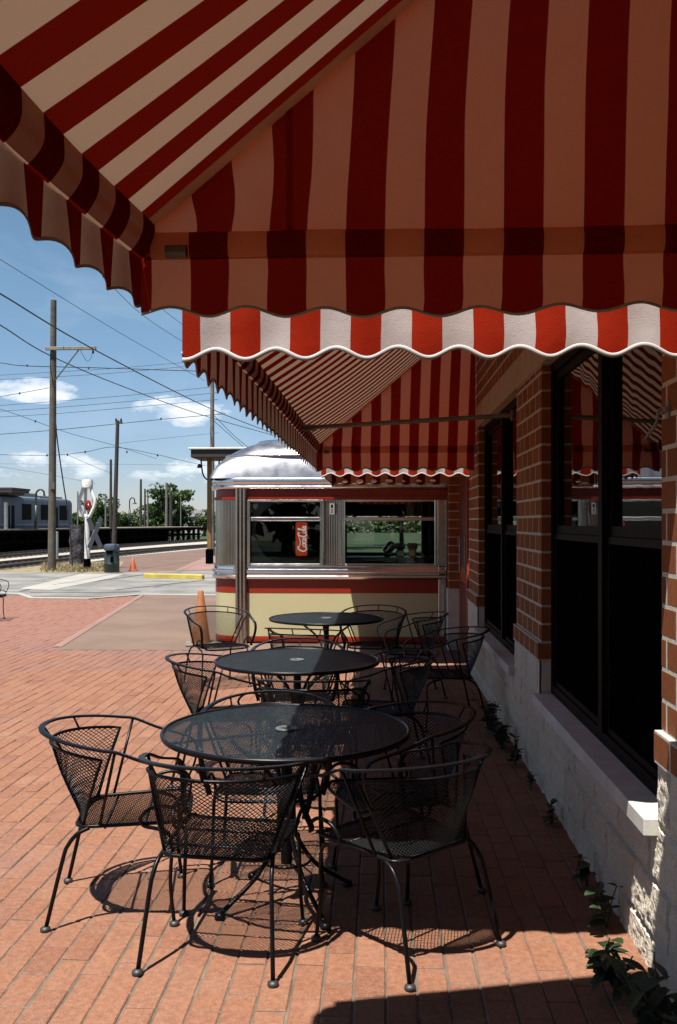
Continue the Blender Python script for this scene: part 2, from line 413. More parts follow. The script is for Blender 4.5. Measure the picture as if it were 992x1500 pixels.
# patio: individual brick pavers laid in running bond, long side along the wall
XW = .95          # brick face of the building
def paving():
    b = MB(); pw, pl, gap = .1045, .209, .0045
    nx = int((XW + .02 + 9.6) / pw)
    base = [onground(80, 952), onground(210, 872.5)]
    for i in range(nx):
        gap = rnd.uniform(.0035, .0085)
        x0 = XW + .01 - (i + 1) * pw
        off = (i % 2) * pl * .5 + rnd.uniform(-.008, .008)
        y = 1.0 + off
        while y < 19.6:
            y += rnd.uniform(-.0015, .0025)
            cx, cy = x0 + pw / 2, y + pl / 2
            ok = True
            if cy > 11.02:      # concrete pad takes over beside the railcar
                t = (cy - base[0].y) / (base[1].y - base[0].y)
                if cx > base[0].x + t * (base[1].x - base[0].x): ok = False
            # kerb line by the road
            px = 496 + FPX * (cx * CT + cy * ST) / (cy * CT - cx * ST)
            ky = 18.3 if 40 < px < 150 else 19.1
            if cy > ky: ok = False
            if cx < -.5 * cy - .3 and cy > 3: ok = False
            if ok:
                near = cy < 7
                j = rnd.uniform(-.0018, .0018); ch = .004 if near else .003
                wv = .006 * noise.noise(Vector((x0 * 1.5, cy * 1.1, 4))) ; a0, a1 = x0 + wv + gap / 2 + rnd.uniform(-.0016, .0016), x0 + wv + pw - gap / 2 + rnd.uniform(-.0016, .0016)
                b0, b1 = y + .0028, y + pl - .0028
                tx, ty = rnd.uniform(-.022, .022), rnd.uniform(-.010, .010)
                zz = lambda X, Y: j + (X - cx) * tx + (Y - cy) * ty
                vs = [(X, Y, -.03) for X, Y in ((a0, b0), (a1, b0), (a1, b1), (a0, b1))]
                vs += [(X, Y, zz(X, Y) - ch) for X, Y in ((a0, b0), (a1, b0), (a1, b1), (a0, b1))]
                vs += [(X, Y, zz(X, Y)) for X, Y in ((a0 + ch, b0 + ch), (a1 - ch, b0 + ch), (a1 - ch, b1 - ch), (a0 + ch, b1 - ch))]
                fs = [(8, 9, 10, 11)] + [(4 + k, 4 + (k + 1) % 4, 8 + (k + 1) % 4, 8 + k) for k in range(4)]
                if near: fs += [(k, (k + 1) % 4, 4 + (k + 1) % 4, 4 + k) for k in range(4)]
                b.add(vs, fs)
            y += pl
    return b
tag(paving().build('patio_paving', M['paver'], fix=False), kind='structure')
mb = MB(); mb.poly([(-10.5, .5, -.0045), (XW + .1, .5, -.0045), (XW + .1, 11.6, -.0045), (-3.5, 11.6, -.0045), (-4.6, 19.3, -.0045), (-10.5, 19.3, -.0045)]); tag(mb.build('paving_bed', M['joint'], fix=False), kind='structure')
a, c_ = onground(80, 952), onground(210, 872.5)
mb = MB(); mb.poly([(a.x, a.y + .02), (3, a.y + .02), (3, 19.35), (c_.x + .02, 19.35)], -.06, .002); tag(mb.build('concrete_pad', M['pad']), kind='structure')
mb = MB(); mb.tube([(a.x - .04, a.y + .2, 0.0), (c_.x - .04, c_.y, 0.0)], .03, 6, flat=(.10, .03)); tag(mb.build('pad_edge', M['crossing2']), kind='structure')
# road
kl = [onground(px, py) for px, py in ((-160, 868), (-40, 868), (28, 870.5), (46, 876.5), (132, 877.5), (208, 871.5), (300, 872.5), (420, 872.5))]
fe = [onground(px, py) for px, py in ((420, 834), (300, 835.5), (165, 838), (80, 838), (0, 836), (-160, 836))]
mb = MB(); mb.poly([(p.x, p.y) for p in kl + fe], -.06, -.012); tag(mb.build('road', M['asphalt']), kind='structure')
mb = MB()
for p, q in zip(kl[:-1], kl[1:]): mb.poly([(p.x, p.y - .10), (q.x, q.y - .10), (q.x, q.y + .14), (p.x, p.y + .14)], -.05, .018)
tag(mb.build('kerb', M['concrete']), kind='structure')
mb = MB(); mb.poly([tuple(onground(px, py)[:2]) + (-.006,) for px, py in ((28, 862), (75, 864), (165, 846), (182, 840.5), (118, 840.5))]); tag(mb.build('concrete_strip', M['concrete'], fix=False), kind='structure')
mb = MB()
for seg in (((30, 866), (100, 853), (165, 842)), ((45, 868), (170, 867.5), (205, 866)), ((95, 858), (180, 846), (230, 839)), ((225, 860), (240, 858), (250, 858)), ((170, 864), (280, 852), (300, 850))):
    pts = smoothpath([onground(px, py, -.008) for px, py in seg], 6)
    mb.tube(pts, .05, 4, flat=(.09, .002), up=(0, 0, 1))
tag(mb.build('tar_seam', plain('black_crack_tar', (.06, .058, .055), .7)), kind='structure')
# paving of the level crossing, ballast and verge
mb = MB(); mb.poly([tuple(onground(px, py)[:2]) for px, py in ((168, 838), (420, 834), (420, 795), (306, 803), (176, 815))], -.06, -.016); tag(mb.build('crossing_paving', M['crossing']), kind='structure')
mb = MB(); mb.poly([tuple(onground(px, py)[:2]) + (-.012,) for px, py in ((255, 835), (330, 834), (330, 812), (300, 816))]); tag(mb.build('walkway', M['crossing2'], fix=False), kind='structure')
mb = MB(); mb.poly([(-12.2, 15), (-11.6, 40), (-10.0, 58), (-4, 90), (-9, 110), (-16, 95), (-20.5, 48), (-22, 15)], -.06, -.02); tag(mb.build('track_ballast', M['ballast']), kind='structure')
mb = MB(); mb.poly([tuple(onground(px, py)[:2]) for px, py in ((-160, 837), (0, 837), (80, 838.5), (170, 838.5), (182, 822), (100, 823), (0, 833), (-160, 845))], -.055, -.008); tag(mb.build('verge', M['dirt']), kind='structure')
mb = MB()
for k in range(2600):
    px = rnd.uniform(60, 172); py = rnd.uniform(825, 838)
    p = onground(px, py); h = rnd.uniform(.03, .14); a_ = rnd.uniform(0, PI); dx, dy = .012 * math.cos(a_), .012 * math.sin(a_)
    lx, ly = rnd.uniform(-.1, .1), rnd.uniform(-.1, .1)
    mb.add([(p.x - dx, p.y - dy, -.01), (p.x + dx, p.y + dy, -.01), (p.x + lx, p.y + ly, h)], [(0, 1, 2)])
tag(mb.build('dry_grass', M['straw'], fix=False), 'dry yellow grass tufts on the dirt verge round the wooden pole', 'grass', kind='stuff')

# tracks
def track(name, pts, label):
    t = empty(name, (pts[0][0], pts[0][1], 0)); tag(t, label, 'railway track', 'railway tracks')
    path = smoothpath([(x, y, 0) for x, y in pts], 10); o = Vector((pts[0][0], pts[0][1], 0))
    for sgn in (-1, 1):
        q = []
        for i, p in enumerate(path):
            d = (path[min(i + 1, len(path) - 1)] - path[max(i - 1, 0)]).normalized(); n = Vector((d.y, -d.x, 0))
            q.append(p + n * .72 * sgn + Vector((0, 0, .055)) - o)
        b = MB(); b.tube(q, .05, 4, flat=(.075, .11), up=(0, 0, 1)); b.build('rail', M['rail'], t)
    b = MB(); acc = 0
    for p, q in zip(path[:-1], path[1:]):
        d = (q - p); l = d.length; d.normalize(); s_ = -acc
        while s_ + .62 < l:
            s_ += .62
            if s_ < 0: continue
            m_ = Matrix.Translation(p + d * s_ - o) @ Matrix.Rotation(math.atan2(d.y, d.x), 4, 'Z')
            b.box(-.11, .11, -1.25, 1.25, -.05, .004, m_)
        acc = (acc + l) % .62
    b.build('sleepers', M['tie'], t)
track('railway_track', [(-13.1, 16), (-13.6, 32), (-13.2, 45), (-11.6, 60), (-7, 84)], 'nearest railway track beside the road, on pale ballast')
track('railway_track', [(-17.3, 16), (-17.7, 40), (-17.4, 57), (-15.2, 82), (-11, 104)], 'farther railway track running along the front of the raised platform')

# ================================================================== BUILDING
bld = empty('brick_building', (XW, 0, 0)); tag(bld, 'red brick building with dark windows on a rough pale block base', 'building')
OB = Vector((XW, 0, 0))
class WB(MB):
    def build(s, name, mat, parent=None, off=OB, **kw):
        s.v = [(v[0] - off.x, v[1] - off.y, v[2] - off.z) for v in s.v]
        return MB.build(s, name, mat, parent, **kw)
CH, BL, MJ = .1055, .205, .014
def bricks(b, m, x, y0, y1, z0, z1, depth=.1, phase=0, soldier=False):
    z = z0; row = phase
    while z < z1 - .02:
        zt = min(z + CH, z1)
        y = y0 - (BL / 2 if row % 2 else 0)
        while y < y1 - .01:
            a0 = max(y, y0); a1 = min(y + BL, y1)
            if a1 - a0 > .03:
                j = rnd.uniform(-.0005, .0)
                e0 = MJ / 2 if a0 > y0 + .001 else 0; e1 = MJ / 2 if a1 < y1 - .001 else 0
                b.cbox(x + j, x + depth, a0 + e0, a1 - e1, z + MJ / 2, zt - MJ / 2, .0015)
            y += BL
        z += CH; row += 1
    m.box(x + .0004, x + depth - .004, y0 + .006, y1 - .006, z0 - .002, z1)
ZB, ZL0, ZL1 = .745, 2.48, 2.68
W1, W2, YE = (3.13, 5.42), (6.40, 8.82), 9.78
bk, mo = WB(), WB()
for k, (p0, p1) in enumerate(((0.0, W1[0]), (W1[1], W2[0]), (W2[1], YE))):
    bricks(bk, mo, XW - .022, p0 - (0 if k == 0 else .012), p1 + .012, ZB, ZB + CH, .122, 1)
    bricks(bk, mo, XW, p0, p1, ZB + CH, ZL0 - .001, .1, k)
bricks(bk, mo, XW, 0.0, YE, ZL1 + .001, 4.75, .1, 0)
bk.build('brick_facing', M['brick'], bld)
mo.build('mortar_bed', M['mortar'], bld)
b = WB()
b.box(XW + .105, 6, YE - .2, YE, 0, 4.75); b.box(XW, 6, -9, -.01, .5, 4.75); b.box(5.8, 6, .0, YE - .2, 0, 4.75); b.box(XW - .06, 6.1, -9.1, YE + .02, 4.755, 4.9)
b.build('rear_walls_and_roof', M['brick'], bld)
# lintel
b = WB(); y = YE
while y > .01:
    y2 = max(y - .64, 0.0); b.cbox(XW - .008, XW + .16, y2 + .002, y - .002, ZL0, ZL1, .003); y = y2
b.build('lintel', M['lintel'], bld)
# split face block base
XB = XW - .012
joints = [.125, .33, .535, .745]
def inwin(y): return W1[0] < y < W1[1] or W2[0] < y < W2[1]
def rough(y, z):
    v = noise.fractal(Vector((y * 21, z * 21, 3.1)), .8, 2.1, 5) * .006 + noise.noise(Vector((y * 7, z * 7, 9))) * .004
    v += abs(noise.noise(Vector((y * 70, z * 70, 1)))) * .005
    d = 9
    for j in joints[:-1]: d = min(d, abs(z - j))
    row = sum(1 for j in joints if z > j)
    yy = (y - 3.22 + (row % 2) * .205) / .41; d = min(d, abs(yy - round(yy)) * .41)
    if d < .011: return -.016
    return v
b = WB()
def foundation(y0, y1, z0, z1, st):
    ny, nz = max(2, int((y1 - y0) / st)), max(2, int((z1 - z0) / st))
    def fn(u, v):
        y = y0 + (y1 - y0) * u; z = z0 + (z1 - z0) * v
        d = 0 if (u in (0, 1) or v == 1) else rough(y, z)
        return (XB - d, y, z)
    b.grid(fn, ny, nz)
for y0, y1, st in ((1.6, 2.7, .03), (2.7, 4.6, .0085), (4.6, W2[0], .015), (W2[0], YE, .03)): foundation(y0, y1, -.03, .49, st)
for y0, y1, st in ((1.6, W1[0], .012), (W1[1], W2[0], .014), (W2[1], YE, .03)): foundation(y0, y1, .49, .745, st)
b.build('foundation_face', M['block'], bld, fix=False)
b = WB(); b.box(XB + .013, XW + .22, -9.0, YE, -.05, .488)
for y0, y1 in ((0.0, W1[0]), (W1[1], W2[0]), (W2[1], YE)): b.box(XB + .013, XW + .16, y0, y1, .489, .744)
b.build('foundation_core', M['block'], bld)
# sills
for (y0, y1) in (W1, W2):
    b = WB(); b.cbox(XW - .058, XW + .12, y0 + .005, y1 - .012, .49, .552, .004); b.build('sill', M['lime'], bld)
# windows
def window(y0, y1):
    z0, z1 = .555, ZL0 - .003; xf = XW + .055; ym = (y0 + y1) / 2 - .10; zr = 1.49
    b = WB(); fw = .055
    b.box(xf, xf + .09, y0 + .002, y0 + fw, z0, z1); b.box(xf, xf + .09, y1 - fw, y1 - .002, z0, z1)
    b.box(xf, xf + .09, y0 + fw + .001, y1 - fw - .001, z1 - fw, z1); b.box(xf, xf + .09, y0 + fw + .001, y1 - fw - .001, z0, z0 + fw)
    w = b.build('window', M['darkframe'], bld)
    b = WB(); b.box(xf - .012, xf + .088, ym - .035, ym + .035, z0 + fw, z1 - fw); b.build('mullion', M['darkframe'], w, OB)
    for s0, s1 in ((y0 + fw, ym - .036), (ym + .036, y1 - fw)):
        # upper sash
        b = WB(); x0 = xf + .022
        b.box(x0, x0 + .03, s0, s0 + .032, zr, z1 - fw - .001); b.box(x0, x0 + .03, s1 - .032, s1, zr, z1 - fw - .001)
        b.box(x0, x0 + .03, s0 + .033, s1 - .033, zr, zr + .045); b.box(x0, x0 + .03, s0 + .033, s1 - .033, z1 - fw - .045, z1 - fw - .001)
        b.build('sash', M['darkframe'], w, OB)
        b = WB(); b.box(x0 + .012, x0 + .02, s0 + .031, s1 - .031, zr + .044, z1 - fw - .044); b.build('glass_pane', M['glassdark'], w, OB)
        b = WB(); x1 = xf + .012
        b.box(x1, x1 + .02, s0, s0 + .03, z0 + fw + .001, zr - .002); b.box(x1, x1 + .02, s1 - .03, s1, z0 + fw + .001, zr - .002)
        b.box(x1, x1 + .02, s0 + .031, s1 - .031, zr - .034, zr - .002); b.box(x1, x1 + .02, s0 + .031, s1 - .031, z0 + fw + .001, z0 + fw + .03)
        b.build('screen_frame', M['darkframe'], w, OB)
        b = WB(); b.box(x1 + .008, x1 + .012, s0 + .029, s1 - .029, z0 + fw + .028, zr - .033); b.build('insect_screen', M['screen'], w, OB)
    b = WB(); b.box(xf + .095, xf + .11, y0, y1, z0, z1); b.build('blackout', M['screen'], w, OB)
for w_ in (W1, W2): window(*w_)
# door bay beyond the corner and the brick return beside the diner
b = WB(); b.box(XW + .02, XW + .08, YE + .06, 11.19, 0.0, 2.25)
door = b.build('door', M['reddoor'], bld)
b = WB()
b.box(XW - .02, XW + .09, YE + .005, YE + .058, 0, 2.33); b.box(XW - .01, XW + .09, YE + .059, 11.19, 2.252, 2.33)
b.build('door_frame', M['reddoor'], bld)
b = WB(); b.box(XW + .012, XW + .018, 10.08, 11.0, 1.05, 2.1); b.box(XW + .012, XW + .018, 10.08, 11.0, .2, .85); b.build('door_panel', M['doordark'], door, OB)
b = WB()
hy = 10.35
b.tube([(XW - .045, hy, 1.00), (XW - .045, hy, 1.38)], .013, 8)
for z in (1.06, 1.32): b.tube([(XW + .015, hy, z), (XW - .045, hy, z)], .012, 8)
b.box(XW + .005, XW + .014, hy - .06, hy + .06, .98, 1.40)
b.build('handle', M['ring'], door, OB)
bk, mo = WB(), WB()
def bricks_front(x0, x1, y, z0, z1):
    z = z0; row = 0
    while z < z1 - .02:
        zt = min(z + CH, z1); x = x0 - (BL / 2 if row % 2 else 0)
        while x < x1:
            a0, a1 = max(x, x0), min(x + BL, x1)
            if a1 - a0 > .02: bk.cbox(a0 + .003, a1 - .003, y, y + .28, z + MJ / 2, zt - MJ / 2, .0025)
            x += BL
        z += CH; row += 1
    mo.box(x0 + .006, x1 - .006, y + .006, y + .274, z0, z1)
bricks_front(.845, 1.6, 11.2, ZB, 3.2)
bk.build('brick_return', M['brick'], bld); mo.build('return_mortar', M['mortar'], bld)
b = WB(); b.box(.835, 1.6, 11.19, 11.485, -.03, .744); b.build('return_base', M['lime'], bld)
b = WB(); b.box(XW + .1, 6, YE + .001, 11.19, 2.335, 4.4); b.box(XW + .1, 1.25, YE + .001, 11.19, 0, 2.333); b.build('door_bay', M['brick'], bld)

# small hook and brackets on the wall
hk = MB(); hk.tube(smoothpath([(.0, 0, .03), (-.03, 0, .03), (-.045, .0, .02), (-.05, .0, -.02), (-.07, .01, -.06), (-.10, .015, -.10)], 4), .007, 8); hk.lathe([(.0, -.01), (.018, -.01), (.018, .01), (.0, .01)], 10, (-.012, 0, .03)); hk.box(-.008, 0.0, -.02, .02, -.01, .07)
o = hk.build('wall_hook', M['ring'], smooth=False); o.scale = (.75, .75, .75); o.location = (XW - .001, 3.05, 1.90); tag(o, 'small curved metal hook screwed to the sunlit near brick pier', 'hook')

# ================================================================== AWNINGS
PER = .189
def awning(name, Y0, Y1, Xf, Xw, hem, zb, label, seed, near_end=True, far_end=True, rod=None, ph=0.0, slope=.84, bow=0.0):
    root = empty(name, (Xf, (Y0 + Y1) / 2, zb)); tag(root, label, 'awning', 'striped awnings along the wall')
    o = Vector((Xf, (Y0 + Y1) / 2, zb)); zt = lambda X: zb + .045 + slope * (X - Xf)
    rt = .034
    def bw(y):
        e = max(0, min(1, min(y - Y0, Y1 - y) / 1.0)); return bow * math.sin(e * PI / 2)
    def nz(a, b_, c): return noise.noise(Vector((a, b_, c + seed * 13.7)))
    fu = lambda y: (Y1 - y) / PER
    # sloping front panel
    b = WB()
    def fp(u, v):
        y = Y0 + (Y1 - Y0) * u; x = Xf + (Xw - Xf) * v
        e = min(1, min(y - Y0, Y1 - y) / .8); e = e * e * (3 - 2 * e)
        z = zt(x) - .095 * math.sin(PI * v) * e + .010 * nz(y * 1.7, v * 2.5, 1) * math.sin(PI * min(1, v * 1.0)) * e
        q = bw(y) * (1 - v)
        return (x - q, y, z - q * .8)
    b.grid(fp, max(30, int((Y1 - Y0) * 22)), 26, lambda u, v: (fu(Y0 + (Y1 - Y0) * u) + .012 * nz(u * 9, v * 3, 2), v), flip=True)
    b.build('front_panel', M['fabric'], root, o, smooth=True, fix=False)
    # fabric sleeve round the front bar
    b = WB(); n = max(40, int((Y1 - Y0) * 24))
    def sl(u, v):
        y = Y0 + (Y1 - Y0) * u; q = bw(y)
        A_ = Vector((Xf + .030, 0, zt(Xf + .030) - .006)); B_ = Vector((Xf - .003, 0, zb - .020)); P_ = A_.lerp(B_, v)
        k = (.016 + .006 * nz(y * 3, v * 2, 4)) * math.sin(PI * v)
        return (P_.x + k * .7 - q + .004 * nz(y * 2.5, 0, 8), y, P_.z - k * .5 - q * .8)
    b.grid(sl, n, 10, lambda u, v: (fu(Y0 + (Y1 - Y0) * u) + .05 * v, v))
    b.build('bar_sleeve', M['fabric'], root, o, smooth=True, fix=False)
    # front valance with folds and scalloped hem
    def hemz(s, k): return hem + .016 * math.cos(2 * PI * (s - .25)) * -1 * k
    def valance(p0, p1, along, outward, uvf, amp, top, nseg, hm, sd):
        bb = WB(); hp = []
        Ln = (Vector(p1) - Vector(p0)).length
        def vf(u, v):
            s = uvf(u); base = Vector(p0).lerp(Vector(p1), u)
            ed = min(1, min(u, 1 - u) * Ln / .12); fold = (math.sin(2 * PI * s + 1.0 + 1.5 * nz(u * Ln * 1.3, 0, sd)) * amp * (.04 + .96 * v) + (.010 if outward[1] or bow else .003) * nz(u * Ln * 4, v, sd + 1) * v) * ed
            hz_ = hm - (.010 if bow else .017) * math.sin(2 * PI * s) + .006 * nz(u * Ln * 2.2, 5, sd)
            z = top + (hz_ - top) * v
            q = base + Vector(outward) * (fold + (.008 * v * ed if outward[1] else 0)) + Vector(along) * (.006 * nz(u * Ln * 3, v * 2, sd + 3) * v * ed)
            if outward[0]: q.x -= bw(q.y); z -= bw(q.y) * .5
            return (q.x, q.y, z)
        bb.grid(vf, nseg, 8, lambda u, v: (uvf(u) + .02 * v * nz(u * Ln * 2, v, sd + 5), v), flip=outward[1] < -.5)
        val = bb.build('valance', M['fabric_side_glow' if outward[1] else 'fabric'], root, o, smooth=True, fix=False)
        hb = WB(); hb.tube([vf(i / (nseg * 1.0), 1.0) for i in range(nseg + 1)], .0055, 6, up=(0, 0, 1), flat=(.002, .006) if bow else (.006, .012)); hb.build('hem_tape', M['piping'], val, o, smooth=True)
        return vf
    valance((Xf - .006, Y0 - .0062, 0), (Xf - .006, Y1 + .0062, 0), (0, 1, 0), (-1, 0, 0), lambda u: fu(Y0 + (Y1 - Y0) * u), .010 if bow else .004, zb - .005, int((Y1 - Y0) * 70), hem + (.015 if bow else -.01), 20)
    # upright end panels with their bar and valance
    xu = lambda x: (x + .46) / PER + ph
    for flag, Y, sg in ((near_end, Y0, -1), (far_end, Y1, 1)):
        if not flag: continue
        b = WB()
        def ep(u, v, Y=Y, sg=sg):
            x = Xf + (Xw - Xf) * u; top = zt(x) + .001
            z = zb - .02 + (top - zb + .02) * v
            w = min(1, 4 * v * (1 - v)) * min(1, (1 - u) * 6 + .1)
            y = Y + sg * .004 - (.030 * nz(x * 2.2 + z * 1.1, z * 1.3 - x, 31) + .012 * nz(x * 6 + z * 4, z * 2.5, 33)) * w
            dl = (x - Xf) + (z - zb) * .55; y -= .007 * math.sin(dl * 34 + 3 * nz(x * 2, z * 2, 35)) * math.exp(-dl * 3.2) * w * 2
            y -= .010 * nz(x * 5.5, z * .9, 37) * min(1, u * 1.5) * w
            return (x, y, z)
        if Y1 < 9.1:
            sx = Xf + .357; sb = WB(); sb.grid(lambda u, v: tuple(Vector(ep((sx + (u - .5) * .016 - Xf) / (Xw - Xf), v)) + Vector((0, -sg * .004, 0))), 2, 20, lambda u, v: (.20, v)); sb.build('panel_seam', M['fabric_side_glow'], root, o, smooth=True, fix=False)
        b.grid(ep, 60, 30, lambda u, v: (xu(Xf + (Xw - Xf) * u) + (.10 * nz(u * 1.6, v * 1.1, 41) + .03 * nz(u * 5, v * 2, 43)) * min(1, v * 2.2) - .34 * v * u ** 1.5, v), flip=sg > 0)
        b.build('end_panel', M['fabric_side_glow'], root, o, smooth=True, fix=False)
        b = WB()
        def es(u, v, Y=Y, sg=sg):
            x = Xf + .02 + (Xw - Xf - .02) * u; a = PI * v
            r_ = .030 * (1 + .18 * nz(x * 6, v * 2, 47))
            return (x, Y - sg * (r_ * .42 * math.sin(a) - .002), zb + .015 + r_ * math.cos(a) * 1.05 + .004 * nz(x * 3, 1, 49))
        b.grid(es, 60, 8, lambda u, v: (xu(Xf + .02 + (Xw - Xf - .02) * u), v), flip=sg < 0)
        b.build('bar_sleeve', M['fabric_side_glow'], root, o, smooth=True, fix=False)
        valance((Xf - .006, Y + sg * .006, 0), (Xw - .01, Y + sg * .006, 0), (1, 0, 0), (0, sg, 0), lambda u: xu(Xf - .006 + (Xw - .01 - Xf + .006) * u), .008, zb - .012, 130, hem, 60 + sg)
        b = WB(); b.lathe([(.0, -.02), (.016, -.02), (.016, .03), (0, .03)], 10, (0, 0, 0), Matrix.Translation((Xf + .085, Y - sg * .034, zb - .012)) @ Matrix.Rotation(PI / 2, 4, 'Y'))
        b.build('bar_collar', M['pipe'], root, o)
        b = WB(); b.box(Xw - .02, Xw - .001, Y - sg * .03 - .03, Y - sg * .03 + .03, zb - .03, zb + .06)
        b.build('wall_bracket', M['pipe'], root, o)
        # raised seam along the slope
        b = WB(); b.tube([(Xf + .02, Y - sg * .004, zt(Xf + .02) - .004), (Xw, Y - sg * .004, zt(Xw) - .004)], .006, 6, flat=(.075, .004), up=(-slope, 0, 1)); b.build('seam_binding', M['fabric_bind'], root, o)
    b = WB(); b.tube([(Xf + .008 - bw(y_), y_, zb + .018 - bw(y_) * .8) for y_ in [Y0 + (Y1 - Y0) * i / 40 for i in range(41)]], .012, 8); b.build('front_bar', M['pipe'], root, o)
    b = WB(); b.box(Xw - .015, Xw - .001, Y0 + .02, Y1 - .02, zt(Xw) - .04, zt(Xw) + .03); b.build('wall_batten', M['pipe'], root, o)
    if rod:
        b = WB(); b.tube([(Xf + .05, rod[0], zb + .02), (Xw - .001, rod[1], zb + .05)], .017, 10); b.lathe([(0, 0), (.04, 0), (.04, .012), (0, .012)], 12, (0, 0, 0), Matrix.Translation((Xw - .013, rod[1], zb + .05)) @ Matrix.Rotation(PI / 2, 4, 'Y'))
        b.tube([(Xf + .02, rod[0], zb + .02), (Xf + .12, rod[0], zb + .02)], .026, 10)
        b.build('brace_rod', M['pipe'], root, o, smooth=True, auto=40)
    return root
m_, nt_, p_ = new_mat('cream_seam_binding'); p_.inputs['Base Color'].default_value = (.62, .42, .33, 1); p_.inputs['Roughness'].default_value = .8
L(nt_, ramp(nt_, noise_n(nt_, 40).outputs['Fac'], [(.3, (.95, .55, .40)), (.7, (1.0, .66, .50))]), p_.inputs['Base Color']); M['fabric_bind'] = m_
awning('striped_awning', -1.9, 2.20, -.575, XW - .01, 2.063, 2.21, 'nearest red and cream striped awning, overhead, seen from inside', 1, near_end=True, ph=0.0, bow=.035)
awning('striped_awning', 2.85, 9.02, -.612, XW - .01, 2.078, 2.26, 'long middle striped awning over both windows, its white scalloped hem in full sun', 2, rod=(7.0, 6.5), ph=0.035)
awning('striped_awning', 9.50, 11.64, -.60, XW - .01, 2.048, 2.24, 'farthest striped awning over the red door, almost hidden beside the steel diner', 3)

# ================================================================== TABLES
TH_, TR = .71, .505
def strand(b, pts, r):
    b.tube(pts, r, 3, cap=False)
def make_table():
    root = empty('patio_table')
    b = MB()
    da, db = .021, .0135; ang = math.atan2(db, da)
    for s_ in (1, -1):
        d = Vector((math.cos(ang), s_ * math.sin(ang), 0)); n = Vector((-d.y, d.x, 0)); sp_ = da * math.sin(ang)
        k = -int(TR / sp_)
        while k * sp_ < TR - .012:
            c = k * sp_; k += 1
            h = (TR - .006) ** 2 - c * c
            if h <= 0: continue
            h = math.sqrt(h); p = n * c + Vector((0, 0, TH_ - .004))
            b.tube([p - d * h, p + d * h], .002, 4, cap=False, flat=(.0024, .0016), up=(0, 0, 1))
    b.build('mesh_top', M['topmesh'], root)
    b = MB(); b.lathe([(TR - .012, TH_ - .020), (TR, TH_ - .018), (TR + .004, TH_ - .006), (TR, TH_ + .002), (TR - .008, TH_ + .003), (TR - .013, TH_ - .003), (TR - .012, TH_ - .020)], 72, cap=False); b.build('rim', M['iron'], root, smooth=True)
    b = MB(); b.lathe([(.022, TH_ - .004), (.022, TH_ + .003), (.043, TH_ + .003), (.048, TH_ - .002), (.022, TH_ - .004)], 28, cap=False); b.build('umbrella_ring', M['hub'], root, smooth=True)
    b = MB(); 
    for a in (0, PI / 2): b.tube([(-TR * math.cos(a + .5), -TR * math.sin(a + .5), TH_ - .012), (TR * math.cos(a + .5), TR * math.sin(a + .5), TH_ - .012)], .006, 6)
    b.lathe([(.07, TH_ - .03), (.085, TH_ - .03), (.085, TH_ - .012), (.07, TH_ - .012)], 20)
    b.build('top_brace', M['iron'], root)
    b = MB(); b.tube([(0, 0, .16), (0, 0, TH_ - .02)], .0235, 12); b.lathe([(.024, .30), (.032, .31), (.032, .34), (.024, .35)], 14, cap=False); b.build('pedestal', M['iron'], root, smooth=True, auto=40)
    for k in range(4):
        a = k * PI / 2 + .62
        pr = [(.25, TH_ - .016), (.21, TH_ - .06), (.10, .56), (.042, .46), (.034, .36), (.05, .26), (.13, .14), (.235, .06), (.295, .022)]
        q = smoothpath([(r_ * math.cos(a), r_ * math.sin(a), z) for r_, z in pr], 5)
        b = MB(); b.tube(q, .0095, 8); lg = b.build('leg', M['iron'], root, smooth=True)
        b = MB(); b.lathe([(.0, 0), (.02, 0), (.022, .008), (.018, .022), (.0, .026)], 14, (.30 * math.cos(a), .30 * math.sin(a), 0)); b.build('glide', M['iron'], lg, smooth=True)
    b = MB(); b.tube([(.10 * math.cos(2 * PI * i / 24), .10 * math.sin(2 * PI * i / 24), .175) for i in range(24)], .006, 6, closed=True); b.build('ring_brace', M['iron'], root, smooth=True)
    return root

